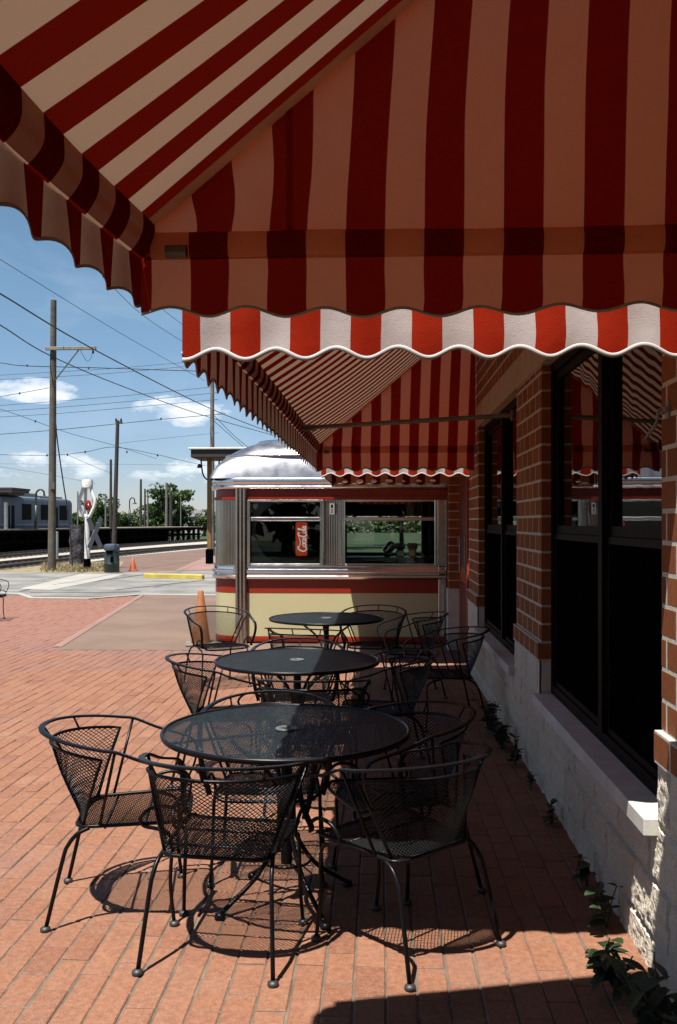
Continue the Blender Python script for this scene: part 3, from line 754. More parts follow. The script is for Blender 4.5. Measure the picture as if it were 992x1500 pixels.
# ================================================================== CHAIRS
def make_chair():
    root = empty('patio_chair')
    iron = M['iron']
    # seat outline
    def seat_pt(u, v):            # u across -1..1, v 0 rear .. 1 front
        hw = .195 + .030 * v
        x = -.205 + .425 * v
        z = .380 + .016 * v - .010 * math.sin(PI * v) * (1 - u * u)
        if v > .93: z -= (v - .93) * .25
        # rounded rear corners
        if v < .16: hw *= math.sqrt(max(0, 1 - ((.16 - v) / .16) ** 2 * .10))
        return Vector((x, hw * u, z))
    loop = []
    rc = .055
    out = [(-.205, -.12), (-.202, -.155), (-.18, -.190), (-.12, -.203), (.05, -.214), (.15, -.222), (.195, -.215), (.218, -.185), (.224, -.10), (.224, .10), (.218, .185), (.195, .215), (.15, .222), (.05, .214), (-.12, .203), (-.18, .190), (-.202, .155), (-.205, .12)]
    def sz(x): 
        v = (x + .205) / .43; return .378 + .018 * v - (max(0, v - .93)) * .3
    b = MB(); b.tube(smoothpath([(x, y, sz(x)) for x, y in out], 3, closed=True), .0075, 8, closed=True)
    b.build('seat_frame', iron, root, smooth=True)
    b = MB()
    for x in (-.09, .06): b.tube([(x, -.207, sz(x) - .007), (x, .207, sz(x) - .007)], .0055, 6)
    b.build('seat_brace', iron, root, smooth=True)
    def weave(fn, nu, nv, r, step=1.5):
        bb = MB()
        for s_ in (1, -1):
            for c in range(-nv, nu + nv + 1):
                lo, hi = 0.0, float(nv)
                # a = c + s*b, keep 0<=a<=nu
                if s_ == 1: lo, hi = max(0, -c), min(nv, nu - c)
                else: lo, hi = max(0, c - nu), min(nv, c)
                if hi - lo < .4: continue
                k = max(1, int((hi - lo) / step)); pts = []
                for i in range(k + 1):
                    bb_ = lo + (hi - lo) * i / k; a_ = c + s_ * bb_
                    pts.append(fn(a_ / nu * 2 - 1, bb_ / nv))
                strand(bb, pts, r)
        return bb
    weave(seat_pt, 21, 27, .0018, 2.0).build('seat_mesh', M['mesh'], root, fix=False)
    # barrel back
    def back_top(s):
        f = s * R(78); return Vector((-.03 - .30 * math.cos(f), .288 * math.sin(f), .680 - .026 * s * s))
    def back_pt(u, v):
        bot = Vector((-.208 + .035 * u * u, .172 * u + .020 * u ** 3, .386))
        t = back_top(u); q = bot.lerp(t, v)
        q.x -= .012 * math.sin(PI * v) * (1 - u * u * .6)
        return q
    weave(back_pt, 32, 20, .0018, 1.8).build('back_mesh', M['mesh'], root, fix=False)
    b = MB(); b.tube([back_pt(-1, v / 6) for v in range(7)] + [back_top(-1 + 2 * i / 24) for i in range(1, 24)] + [back_pt(1, 1 - v / 6) for v in range(7)], .0065, 8)
    b.build('back_frame', iron, root, smooth=True)
    # flat top rail running on into the arms
    def rail(f, x=None):
        return Vector((-.03 - .335 * math.cos(f), .307 * math.sin(f), .732 - .046 * (1 - math.cos(f)) ** 1.1))
    half = [rail(R(d)) for d in range(0, 91, 10)]
    arm = [Vector((.06, .300, .650)), Vector((.14, .290, .627)), Vector((.195, .281, .612))]
    bend = [Vector((.226, .275, .592)), Vector((.240, .270, .555)), Vector((.232, .262, .50)), Vector((.212, .254, .452)), Vector((.198, .246, .420)), Vector((.205, .240, .398))]
    side = smoothpath(half[1:] + arm + bend, 3)
    full = [Vector((p.x, -p.y, p.z)) for p in reversed(side)] + [half[0]] + side
    # bar section: keep its width across the rail's own outward direction
    bb = MB(); vs = []; m = len(full); w, t = .0115, .0035
    for i, p in enumerate(full):
        d = (full[min(i + 1, m - 1)] - full[max(i - 1, 0)]).normalized()
        outv = Vector((p.x + .03, p.y, 0)) if p.x < -.03 else Vector((0, p.y, 0))
        outv.normalize()
        if p.z < .60: outv = Vector((0, 1 if p.y > 0 else -1, 0))
        outv = (outv - d * outv.dot(d)).normalized(); nn = d.cross(outv).normalized()
        for sx, sy in ((1, 1), (.6, 1.4), (-.6, 1.4), (-1, 1), (-1, -1), (-.6, -1.4), (.6, -1.4), (1, -1)): vs.append(p + outv * w * sx + nn * t * sy)
    fs = []
    for i in range(m - 1):
        for k in range(8): fs.append((i * 8 + k, i * 8 + (k + 1) % 8, (i + 1) * 8 + (k + 1) % 8, (i + 1) * 8 + k))
    fs += [tuple(range(8)), tuple((m - 1) * 8 + k for k in range(8))]
    bb.add(vs, fs); bb.build('arm_rail', iron, root, smooth=True, auto=50)
    for d in (-42, 0, 42):
        b = MB(); f = R(d); p = rail(f); q = back_top(d / 78); b.tube([q, p], .0048, 6); b.build('rail_spacer', iron, root, smooth=True)
    for sg in (-1, 1):
        b = MB(); b.tube([(-.040, sg * .306, .690), (-.110, sg * .208, .384)], .0062, 8); b.build('arm_strut', iron, root, smooth=True)
        # rear leg: kinks out, then straight down
        q = smoothpath([(-.150, sg * .200, .376), (-.195, sg * .208, .355), (-.228, sg * .214, .315), (-.246, sg * .219, .265), (-.305, sg * .238, .014)], 5)
        b = MB(); b.tube(q, .0082, 8); lg = b.build('rear_leg', iron, root, smooth=True)
        b = MB(); b.lathe([(.0, 0), (.017, 0), (.020, .006), (.019, .014), (.010, .020), (.0, .021)], 14, (-.307, sg * .239, 0)); b.build('glide', M['glide'], lg, smooth=True)
        # front leg with the scrolled arm support
        q = smoothpath([(.206, sg * .247, .430), (.150, sg * .250, .462), (.085, sg * .247, .455), (.048, sg * .240, .418), (.060, sg * .233, .386), (.105, sg * .228, .372), (.150, sg * .227, .352), (.165, sg * .228, .30), (.160, sg * .232, .16), (.175, sg * .240, .014)], 5)
        b = MB(); b.tube(q, .0075, 8); lg = b.build('front_leg', iron, root, smooth=True)
        b = MB(); b.lathe([(.0, 0), (.017, 0), (.020, .006), (.019, .014), (.010, .020), (.0, .021)], 14, (.176, sg * .241, 0)); b.build('glide', M['glide'], lg, smooth=True)
    return root

tabs = [(-.38, 3.73, .0, 'nearest round black mesh table, the awning shadow across its right half'),
        (-.505, 5.61, .4, 'middle round black mesh table of the row'),
        (-.470, 8.09, .9, 'farthest round black mesh table, in front of the cream diner side')]
for i, (x, y, rz, lb) in enumerate(tabs):
    t = make_table() if i == 0 else copy_tree(tab0)
    if i == 0: tab0 = t
    t.location = (x, y, 0); t.rotation_euler = (0, 0, rz); tag(t, lb, 'table', 'round patio tables')
chairs = [
 (-.555, 3.380, 83, 'nearest chair in full sun, its back to the camera, at the nearest table'),
 (-1.000, 3.700, 9, 'chair in full sun left of the nearest table, facing right, its shadow on the bricks'),
 (.060, 3.430, 134, 'near shaded chair right of the nearest table, bright glint along its top rail'),
 (.050, 3.960, 204, 'shaded chair between the nearest table and the wall, facing the table'),
 (-.490, 4.060, 273, 'chair tucked under the far side of the nearest table, facing the camera'),
 (-.930, 5.560, 4, 'sunlit chair left of the middle table, facing right'),
 (-.365, 5.060, 90, 'chair at the near side of the middle table with its back to the camera'),
 (-.550, 6.110, 272, 'chair at the far side of the middle table, facing the camera, rail above the tabletop'),
 (.000, 5.760, 186, 'shaded chair right of the middle table, facing left'),
 (-.600, 7.400, 78, 'chair at the near side of the farthest table, back to the camera'),
 (-1.520, 8.620, 302, 'sunlit chair left of the farthest table, beside the large worn cone'),
 (-.060, 8.760, 262, 'chair behind the farthest table, against the shaded cream diner side'),
 (.250, 8.300, 187, 'shaded chair right of the farthest table, facing left'),
 (.475, 7.080, 190, 'spare shaded chair backed against the block wall between the middle and farthest tables'),
]
for i, (x, y, hd, lb) in enumerate(chairs):
    c = make_chair() if i == 0 else copy_tree(ch0)
    if i == 0: ch0 = c
    c.location = (x, y, 0); c.rotation_euler = (0, 0, R(hd)); tag(c, lb, 'chair', 'black wrought iron mesh chairs')
c = copy_tree(ch0); p = onground(-4, 911); hd = R(10)
foot = Matrix.Rotation(hd, 3, 'Z') @ Vector((.176, -.241, 0)); c.location = (p.x - foot.x, p.y - foot.y, 0); c.rotation_euler = (0, 0, hd)
tag(c, 'lone chair far out on the left paving, only a leg inside the frame', 'chair', 'black wrought iron mesh chairs')

# ================================================================== DINER
DY = 11.7
din = empty('railcar_diner', (-.65, DY, 0)); tag(din, 'stainless steel railcar diner with cream and red enamel sides and a rounded roof', 'diner')
OD = Vector((-.65, DY, 0)); DX0, DX1, DD, DR = -2.165, 6.5, 3.3, .36
def outline(off=0.0, n=8, x1=DX1):
    # plan outline of the body: front face with a rounded left corner, open run to the right
    pts = [(x1, DY - off)]
    for k in range(n + 1):
        a = PI / 2 * k / n
        pts.append((DX0 + DR - (DR + off) * math.sin(a), DY + DR - (DR + off) * math.cos(a)))
    for k in range(n + 1):
        a = PI / 2 * k / n
        pts.append((DX0 + DR - (DR + off) * math.cos(a), DY + DD - DR + (DR + off) * math.sin(a)))
    pts.append((x1, DY + DD + off)); return pts
def band(prof, mat, name, smooth=True, n=12, auto=35):
    # prof: (offset, z) swept round the body
    b = WB(); rows = [[(x, y, z) for x, y in outline(o_, n)] for o_, z in prof]; w = len(rows[0])
    vs = [p for r_ in rows for p in r_]
    fs = [(i * w + k, i * w + k + 1, (i + 1) * w + k + 1, (i + 1) * w + k) for i in range(len(rows) - 1) for k in range(w - 1)]
    b.add(vs, fs); return b.build(name, mat, din, OD, smooth=smooth, auto=auto)
band([(-.05, -.05), (-.05, .03)], M['interior'], 'skirt')
band([(.0, .02), (.004, .03), (.004, .085), (0, .095)], M['enamelred'], 'base_stripe')
band([(0, .096), (0, .652)], M['enamelcream'], 'side_panel')
band([(.003, .653), (.003, .826)], M['enamelred'], 'red_band')
band([(0, .827), (.035, .832), (.048, .85), (.05, .865), (.03, .885), (.03, .90), (.045, .912), (.05, .93), (.045, .945), (.02, .957), (.018, .985), (.03, .992), (.03, 1.004), (0, 1.006)], M['steel'], 'belt_rail')
band([(0, 1.848), (.02, 1.85), (.022, 1.884), (.0, 1.888), (.0, 1.974)], M['enamelred'], 'red_frieze')
band([(.0, 1.975), (.04, 1.98), (.058, 1.995), (.062, 2.01), (.052, 2.03), (.03, 2.04), (.035, 2.05), (.045, 2.07), (.045, 2.10), (.03, 2.125), (-.02, 2.135)], M['steel'], 'cornice')
# roof: barrel with a rounded left end
b = WB()
RXE = 1.5
def roofp(u, v):
    x = DX0 - .02 + (DX1 - DX0 + .02) * (u ** 2.2); y = DY - .02 + (DD + .04) * (.5 + .5 * math.copysign(abs(2 * v - 1) ** .6, 2 * v - 1))
    v = (y - DY + .02) / (DD + .04)
    fx = min(1, (x - DX0 + .02) / RXE); fx = max(0, 1 - (1 - fx) ** 2.4) ** (1 / 2.4)
    fy = 1 - abs(2 * v - 1); fy = max(0, 1 - (1 - fy) ** 3.2) ** (1 / 3.2)
    h = fx * fy
    return (x, y, 2.125 + .64 * h)
b.grid(roofp, 60, 36); roof = b.build('roof', M['steelroof'], din, OD, smooth=True, fix=False)
b = WB()
for hgt in (.46, .80):
    pts = []
    # seam line where the roof turns, along the front and round the end
    for k in range(60):
        u = k / 59
        lo, hi = 0.0, .5
        if roofp(u, .5)[2] < 2.125 + .64 * hgt: continue
        for _ in range(30):
            mid = (lo + hi) / 2
            if roofp(u, mid)[2] < 2.125 + .64 * hgt: lo = mid
            else: hi = mid
        q = roofp(u, hi); pts.append((q[0], q[1] - .004, q[2] + .004))
    if len(pts) > 2: b.tube(pts, .016, 6)
b.build('roof_seam', M['steel'], roof, OD, smooth=True)
# window wall: stainless infill round two openings
WZ0, WZ1 = 1.008, 1.846
wins = [(-1.70, -.715), (-.485, .745)]
b = WB()
def fluted(x0, x1, y, z0, z1, pitch=.021):
    n = max(2, int((x1 - x0) / pitch)) * 6
    b.grid(lambda u, v: (x0 + (x1 - x0) * u, y - .006 * abs(math.sin(PI * u * n / 6)), z0 + (z1 - z0) * v), n, 1)
fluted(-.71, -.49, DY, WZ0, WZ1); fluted(.75, 6.4, DY, WZ0, WZ1, .03); fluted(DX0 + DR, -1.705, DY, WZ0, WZ1)
# fluted curved corner
n = 130
b.grid(lambda u, v: (DX0 + DR - (DR + .006 * abs(math.sin(PI * u * 26))) * math.sin(PI / 2 * u), DY + DR - (DR + .006 * abs(math.sin(PI * u * 26))) * math.cos(PI / 2 * u), WZ0 + (WZ1 - WZ0) * v), n, 1)
b.grid(lambda u, v: (DX0, DY + DR + (DD - 2 * DR) * u, WZ0 + (WZ1 - WZ0) * v), 4, 1)
b.build('fluted_panel', M['flute'], din, OD, smooth=False, fix=False)
b = WB(); fl = 6
b.grid(lambda u, v: (-1.842 + .142 * u, DY - .055 - .012 * abs(math.sin(PI * u * 3)), .0 + 1.99 * v), 36, 1)
b.box(-1.842, -1.70, DY - .054, DY - .001, 0, 1.985)
b.build('pilaster', M['flute'], din, OD, fix=False)
for i, (x0, x1) in enumerate(wins):
    f = .045
    b = WB()
    b.cbox(x0, x0 + f, DY - .035, DY + .06, WZ0, WZ1, .006); b.cbox(x1 - f, x1, DY - .035, DY + .06, WZ0, WZ1, .006)
    b.cbox(x0 + f, x1 - f, DY - .03, DY + .06, WZ0, WZ0 + .022, .005); b.cbox(x0 + f, x1 - f, DY - .03, DY + .06, WZ1 - .025, WZ1, .005)
    b.cbox(x0 + f, x1 - f, DY - .022, DY + .03, 1.575, 1.625, .008)
    w = b.build('window', M['steel'], din, OD)
    for z0, z1 in ((WZ0 + .023, 1.574), (1.626, WZ1 - .026)):
        b = WB(); b.box(x0 + f + .002, x1 - f - .002, DY + .012, DY + .016, z0, z1); b.build('glass_pane', M['glass'], w, OD)
    b = WB()
    for xx in (x0 + f, x1 - f - .012): b.box(xx, xx + .012, DY + .02, DY + .05, WZ0 + .02, WZ1 - .02)
    b.build('gasket', M['screen'], w, OD)
b = WB(); b.cbox(.75, .84, DY - .03, DY - .003, .1, WZ1, .006); b.build('end_trim', M['steel'], din, OD)
b = WB(); b.box(-.635, -.575, DY - .022, DY - .008, 1.66, 1.80); nt_o = b.build('notice', M['notice'], din, OD)
b = WB()
for z in (1.68, 1.70, 1.72): b.box(-.622, -.59, DY - .024, DY - .0225, z, z + .006)
b.box(-.620, -.592, DY - .024, DY - .0225, 1.745, 1.785)
b.build('notice_print', M['darkframe'], nt_o, OD)
# interior shell and far side with its window opening
b = WB()
b.box(DX0 + .25, 6.4, DY + .1, DY + DD - .1, .55, .6); b.box(DX0 + .25, 6.4, DY + .1, DY + DD - .1, 2.0, 2.05)
yf0, yf1 = DY + DD - .12, DY + DD - .03
FX0, FX1, FZ0, FZ1 = -.53, .68, 1.07, 1.66
b.box(DX0 + .3, FX0, yf0, yf1, .6, 2.0); b.box(FX1, 6.4, yf0, yf1, .6, 2.0); b.box(FX0, FX1, yf0, yf1, .6, FZ0); b.box(FX0, FX1, yf0, yf1, FZ1, 2.0)
b.box(1.5, 1.6, DY + .1, yf0, .6, 2.0)
b.box(DX0 + .36, DX0 + .40, DY + .25, yf0 - .1, .6, 2.0)
b.build('interior', M['interior'], din, OD)
# half-round masked panel inside the left window
b = WB(); x0, x1 = -1.66, -.755; z0, z1 = WZ0 + .02, WZ1 - .02; cz = (z0 + z1) / 2; rz_ = (z1 - z0) / 2; cx = x0 + .055 + rz_
rim = [(cx - rz_ * math.cos(a), cz + rz_ * math.sin(a)) for a in [(-PI / 2 + PI * k / 24) for k in range(25)]]
for k in range(24):
    (xa, za), (xb, zb_) = rim[k], rim[k + 1]
    b.add([(x0, DY + .052, za), (xa, DY + .052, za), (xb, DY + .052, zb_), (x0, DY + .052, zb_), (x0, DY + .062, za), (xa, DY + .062, za), (xb, DY + .062, zb_), (x0, DY + .062, zb_)], [(0, 1, 2, 3), (7, 6, 5, 4), (1, 5, 6, 2)])
b.build('half_round_panel', M['bluepanel'], din, OD)
# counter
b = WB(); b.box(-1.5, 1.4, DY + .55, DY + 1.05, .62, 1.06); b.build('counter', M['interior'], din, OD)
b = WB(); b.cbox(-1.5, 1.4, DY + .5, DY + 1.1, 1.062, 1.09, .006); b.build('countertop', M['counter'], din, OD)
# lettered drinks sign standing on the counter
sg = empty('drinks_sign', (-1.03, DY + .35, 1.36)); tag(sg, 'upright red soft drink sign with white script behind the left diner window', 'sign')
b = MB(); b.cbox(-.078, .078, 0, .03, -.245, .20, .018); b.build('sign_panel', M['signred'], sg)
b = MB()
def stroke(pts, r):
    # script is drawn in (s, t): s along the upright sign, t towards its left
    q = smoothpath([(-(t_ - .5) * .112 + .012, -.004, -.19 + s_ * .345) for s_, t_ in pts], 6)
    n_ = len(q); rr = [r * (.6 + .5 * math.sin(PI * (i + .5) / n_)) for i in range(n_)]
    b.tube(q, rr, 6)
# C  o  c  a  -  C  o  l  a   (s grows with reading direction, t is letter height)
stroke([(.17, .84), (.20, .98), (.13, 1.0), (.05, .72), (.02, .38), (.06, .08), (.14, .02), (.22, .18)], .0075)
stroke([(.27, .48), (.21, .36), (.20, .14), (.25, .06), (.30, .2), (.30, .40), (.27, .48), (.34, .42)], .006)
stroke([(.41, .42), (.39, .5), (.34, .34), (.34, .12), (.38, .05), (.43, .16)], .006)
stroke([(.51, .42), (.46, .46), (.43, .2), (.46, .06), (.50, .18), (.52, .44), (.51, .12), (.55, .06)], .006)
stroke([(.555, .26), (.585, .28)], .006)
stroke([(.70, .80), (.74, .98), (.66, 1.0), (.60, .7), (.58, .36), (.61, .08), (.67, .02), (.73, .16)], .0075)
stroke([(.18, .92), (.30, .74), (.45, .78), (.58, .95), (.66, 1.0)], .004)
stroke([(.78, .48), (.73, .36), (.72, .14), (.76, .06), (.81, .2), (.81, .40), (.78, .48)], .006)
stroke([(.81, .2), (.86, .62), (.88, .98), (.85, .98), (.84, .5), (.84, .12), (.87, .06), (.89, .14)], .006)
stroke([(.96, .42), (.92, .46), (.89, .2), (.92, .06), (.95, .18), (.97, .44), (.96, .12), (1.0, .08)], .006)
b.build('lettering', M['signwhite'], sg, smooth=True)
for mn, st in (('signred', .34), ('signwhite', .42)):      # a lit drinks sign
    p_ = M[mn].node_tree.nodes['Principled BSDF']; L(M[mn].node_tree, p_.inputs['Base Color'].links[0].from_socket, p_.inputs['Emission Color']); p_.inputs['Emission Strength'].default_value = st
# counter-top chrome ware seen against the far window
for k, (px, lb) in enumerate(((586, 'left of two chrome dispensers with sky reflection painted on top inside the right diner window'), (604, 'right of two chrome dispensers with sky reflection painted on top inside the right diner window'))):
    q = at(px, 800, DY + .8); d_ = empty('napkin_dispenser', (q.x, DY + .78, 1.091)); tag(d_, lb, 'dispenser', 'chrome dispensers on the diner counter')
    b = MB(); b.cbox(-.055, .055, -.07, .07, 0, .10, .014); b.build('body', M['chrome'], d_)
    b = MB(); b.cbox(-.068, .068, -.075, .075, .102, .185, .012); b.build('top', plain('sky_reflection_tint_%d' % k, (.42, .55, .68), .4), d_)  # blue of the sky reflected on the tops, painted as base colour
q = at(568, 803, DY + .8); d_ = empty('drink_mixer', (q.x, DY + .8, 1.091)); tag(d_, 'leaning grey metal mixer canister left of the dispensers in the diner window', 'mixer')
b = MB(); b.lathe([(0, 0), (.05, 0), (.062, .03), (.066, .12), (.05, .17), (.0, .185)], 18, (0, 0, 0), Matrix.Translation((-.03, 0, .05)) @ Matrix.Rotation(R(38), 4, 'Y')); b.build('canister', M['chrome'], d_, smooth=True, auto=40)
b = MB(); b.cbox(-.05, .04, -.05, .05, 0, .05, .01); b.build('foot', M['interior'], d_)

# ================================================================== CONES, BIN, PARKING BLOCK
def cone(loc, h, r0, base, mat, bmat, label, rz=0, collar=False):
    root = empty('traffic_cone', loc, rz); tag(root, label, 'traffic cone', 'traffic cones')
    b = MB(); b.lathe([(r0, .03), (r0 * .93, .06), (r0 * .28, h - .01), (r0 * .20, h), (r0 * .10, h)], 24); b.build('cone', mat, root, smooth=True, auto=50)
    b = MB(); b.cbox(-base, base, -base, base, 0, .03, .008); b.build('base', bmat, root)
    return root
p = onground(297, 943); cone((p.x, p.y - .12, 0.002), .69, .125, .19, M['wornorange'], M['conebase'], 'large faded brown-orange cone beside the diner corner, behind a chair', .2)
p = onground(195, 835.5); cone((p.x, p.y, -.01), .42, .125, .15, M['orange'], M['orange'], 'small bright orange cone by the road near the bin', .1)
p = onground(164, 838); can = empty('litter_bin', (p.x, p.y, -.01)); tag(can, 'dark green litter bin with a blue-grey domed lid beside the white wrapped signal', 'bin')
b = MB(); b.lathe([(.0, 0), (.225, 0), (.235, .02), (.235, .25), (.242, .26), (.242, .28), (.235, .29), (.235, .62), (.22, .63)], 26); b.build('body', M['cangreen'], can, smooth=True, auto=40)
b = MB(); b.lathe([(.20, .63), (.20, .70), (.245, .70), (.25, .72), (.25, .80), (.235, .86), (.18, .895), (.0, .905)], 26); b.build('lid', M['canlid'], can, smooth=True, auto=40)
b = MB(); b.box(-.10, .10, -.252, -.235, .585, .69); b.box(.02, .11, -.246, -.232, .35, .50); b.build('opening', M['screen'], can)
a, c_ = onground(212, 846), onground(298, 848)
m = (a + c_) / 2; L_ = (c_ - a).length; pb = empty('parking_block', (m.x, m.y, -.01), math.atan2(c_.y - a.y, c_.x - a.x)); tag(pb, 'long yellow painted concrete parking block on the road edge', 'parking block')
b = MB(); pr = [(-.09, 0), (.09, 0), (.075, .11), (.05, .135), (-.05, .135), (-.075, .11)]; n = len(pr)
vs = [(x, y_, z) for x, ins in ((-L_ / 2, .82), (-L_ / 2 + .03, 1), (L_ / 2 - .03, 1), (L_ / 2, .82)) for y_, z in [(q[0] * ins, q[1] * ins) for q in pr]]
b.add(vs, [tuple(range(n)), tuple(3 * n + k for k in range(n))] + [(i * n + k, i * n + (k + 1) % n, (i + 1) * n + (k + 1) % n, (i + 1) * n + k) for i in range(3) for k in range(n)])
b.build('block', M['yellow'], pb)
# scrap of paper
p = onground(623, 1012); b = MB(); b.grid(lambda u, v: ((u - .5) * .07, (v - .5) * .055, .004 + .012 * abs(noise.noise(Vector((u * 3, v * 3, 2))))), 6, 6)
o = b.build('paper_scrap', M['paper'], fix=False); o.location = (p.x, p.y, .002); tag(o, 'small crumpled white paper scrap on the shaded bricks by the wall', 'litter')

# ================================================================== WEEDS along the wall foot
def leaf(b, base, direction, ln, wd, droop, tw):
    d = Vector(direction).normalized(); side = d.cross(Vector((0, 0, 1)))
    if side.length < .05: side = Vector((1, 0, 0))
    side.normalize(); side = (side + Vector((0, 0, tw))).normalized(); up = side.cross(d).normalized()
    n = 5; c = []; l = []; r_ = []
    for i in range(n + 1):
        t = i / n; w = wd * math.sin(PI * min(1, t * .92 + .04)) ** .8 * (1 - .25 * t)
        p = base + d * ln * t + Vector((0, 0, -droop * ln * t * t))
        c.append(p - up * w * .22); l.append(p + side * w); r_.append(p - side * w)
    vs = l + c + r_; m = n + 1
    b.add(vs, [(i, i + 1, m + i + 1, m + i) for i in range(n)] + [(m + i, m + i + 1, 2 * m + i + 1, 2 * m + i) for i in range(n)])
def weed(y, x, h, nl, ll, label, sd):
    rr = random.Random(sd); root = empty('weed_plant', (x, y, 0)); tag(root, label, 'weed', 'weeds along the foot of the wall')
    b = MB(); s_ = MB(); ns = max(3, nl // 7)
    for k in range(ns):
        a = rr.uniform(0, 2 * PI); lean = Vector((math.cos(a) * .5 - .25, math.sin(a), 0)) * rr.uniform(.2, .7) * h; top = Vector((lean.x, lean.y, h * rr.uniform(.45, 1)))
        if x + top.x > XB - .03: top.x = XB - .03 - x
        pts = smoothpath([(0, 0, -.01), tuple(top * .5 + Vector((0, 0, h * .1))), tuple(top)], 4)
        s_.tube(pts, .0025, 5)
        for q in range(nl // ns):
            t = pts[rr.randrange(2, len(pts))]; an = rr.uniform(0, 2 * PI)
            l = ll * rr.uniform(.5, 1.1)
            dx, dy = math.cos(an), math.sin(an)
            if x + t.x + dx * l > XB - .012: dx = -abs(dx)
            leaf(b, t, (dx, dy, rr.uniform(-.1, .9)), l, l * rr.uniform(.2, .34), rr.uniform(.1, .6), rr.uniform(-.5, .5))
    b.build('leaves', M['weed'], root, fix=False); s_.build('stem', M['weed'], root)
wl = [(2.42, .84, .30, 60, .10, 'bushy dark weed nearest the camera in the bottom right corner'),
      (2.72, .82, .26, 60, .10, 'dark leafy weed in shade just right of the sunlit patch of block wall'),
      (3.02, .78, .20, 46, .085, 'weed under the sunlit patch of wall with a few bright leaves'),
      (3.24, .79, .12, 20, .10, 'low weed with broad pale green leaves lying in the sunlit gap on the bricks'),
      (3.55, .87, .20, 36, .07, 'tall thin dark weed at the shade edge just beyond the sunlit gap'),
      (3.95, .885, .12, 26, .06, 'small shaded weed below the near sill'),
      (4.75, .885, .13, 26, .06, 'upright shaded weed against the wall below the near window'),
      (5.35, .88, .10, 22, .05, 'small shaded weed below the far end of the near sill'),
      (5.9, .87, .17, 44, .07, 'rounded shaded weed below the brick pier between the windows'),
      (6.3, .84, .24, 70, .085, 'large dark weed clump beyond the brick pier, behind the shaded chair'),
      (6.75, .84, .26, 70, .085, 'tallest dark weed clump under the far window, by the spare chair')]
for k, w_ in enumerate(wl): weed(*w_, 100 + k)

# ================================================================== UTILITY POLES AND WIRES
def pole(px, ytop, ybase, d, r, mat, label, arm=False, lean=0.0, ins=False):
    p = at(px, ybase, d); z1 = EYE + (HOR - ytop) / FPX * d
    root = empty('utility_pole', (p.x, p.y, -.05)); tag(root, label, 'utility pole', 'poles beside the railway')
    b = MB(); n = 9
    b.tube([(lean * i / n, 0, (z1 + .05) * i / n) for i in range(n + 1)], [r * (1.12 - .32 * i / n) for i in range(n + 1)], 14); b.build('pole', mat, root, smooth=True, auto=60)
    return root, p, z1
root, pp, zt_ = pole(76, 440, 836, 30, .118, M['wood'], 'tall grey wooden pole with a side crossarm, at the left by the road', lean=.06)
za = EYE + (HOR - 512) / FPX * 30 + .05
b = MB(); b.cbox(-.15, 1.52, -.20, -.11, za - .05, za + .06, .01); b.build('crossarm', M['crossarm'], root)
b = MB(); b.tube([(.95, -.155, za - .05), (.16, -.13, za - 1.02)], .02, 4, flat=(.05, .03)); b.build('arm_brace', M['wood'], root)
b = MB(); b.lathe([(.0, -.12), (.03, -.12), (.04, -.07), (.025, -.03), (.02, 0), (0, 0)], 10, (1.42, -.155, za - .05)); b.build('insulator', M['darkwood'], root)
b = MB(); b.tube(smoothpath([(1.0, -.16, za - .05), (1.12, -.16, za - .28), (1.24, -.16, za - .42), (1.36, -.16, za - .3), (1.42, -.16, za - .1)], 4), .008, 5); b.build('jumper_loop', M['wire'], root)
b = MB(); b.tube(smoothpath([(.13, -.1, 5.35), (.22, -.1, 4.3), (.42, -.1, 2.9), (.62, -.1, 1.6), (.72, -.1, .2)], 5), .022, 6); b.build('guy_cable', M['wire'], root)
b = MB(); b.box(.02, .14, -.14, -.1, 2.7, 2.95); b.build('meter_box', M['wood'], root)
root, p2, z2 = pole(167, 616, 812, 48, .115, M['darkwood'], 'dark slim pole with a small bracket top behind the litter bin', lean=.2)
b = MB(); b.box(-.05 + .15, .45, -.05, .05, z2 - .12, z2 - .03); b.lathe([(.0, 0), (.05, 0), (.06, .12), (.03, .2), (0, .2)], 8, (.38, 0, z2 - .03)); b.lathe([(.0, 0), (.05, 0), (.06, .12), (.03, .2), (0, .2)], 8, (.12, 0, z2 - .03)); b.build('insulator', M['darkwood'], root)
root, p3, z3 = pole(311, 540, 812, 44, .115, M['palewood'], 'pale pole rising behind the left end of the diner roof')
for px, yt, yb, d, r, mt, lb in (
    (162.5, 673, 796, 62, .10, 'darkwood', 'thin dark pole just left of the slim bracket-topped pole'),
    (206.5, 702, 772, 92, .13, 'darkwood', 'nearest black of the three close poles left of the big tree'),
    (212.5, 716, 772, 96, .11, 'darkwood', 'middle one of the three close poles left of the big tree'),
    (216.5, 722, 773, 96, .10, 'palewood', 'pale right one of the three close poles left of the big tree'),
    (244, 707, 772, 90, .14, 'palewood', 'pale pole in front of the big spreading tree'),
    (250.5, 720, 772, 92, .18, 'darkwood', 'thick dark pole in front of the big spreading tree'),
    (114, 720, 775, 90, .08, 'palewood', 'pale thin pole in the gap right of the silver train'),
    (155, 724, 775, 90, .10, 'palewood', 'pale pole in front of the trees right of the white wrapped signal'),
    (265, 728, 772, 100, .07, 'palewood', 'thin pale pole at the right of the big spreading tree')):
    pole(px, yt, yb, d, r, M[mt], lb)
wg = 'overhead wires above the railway'
wid = 0
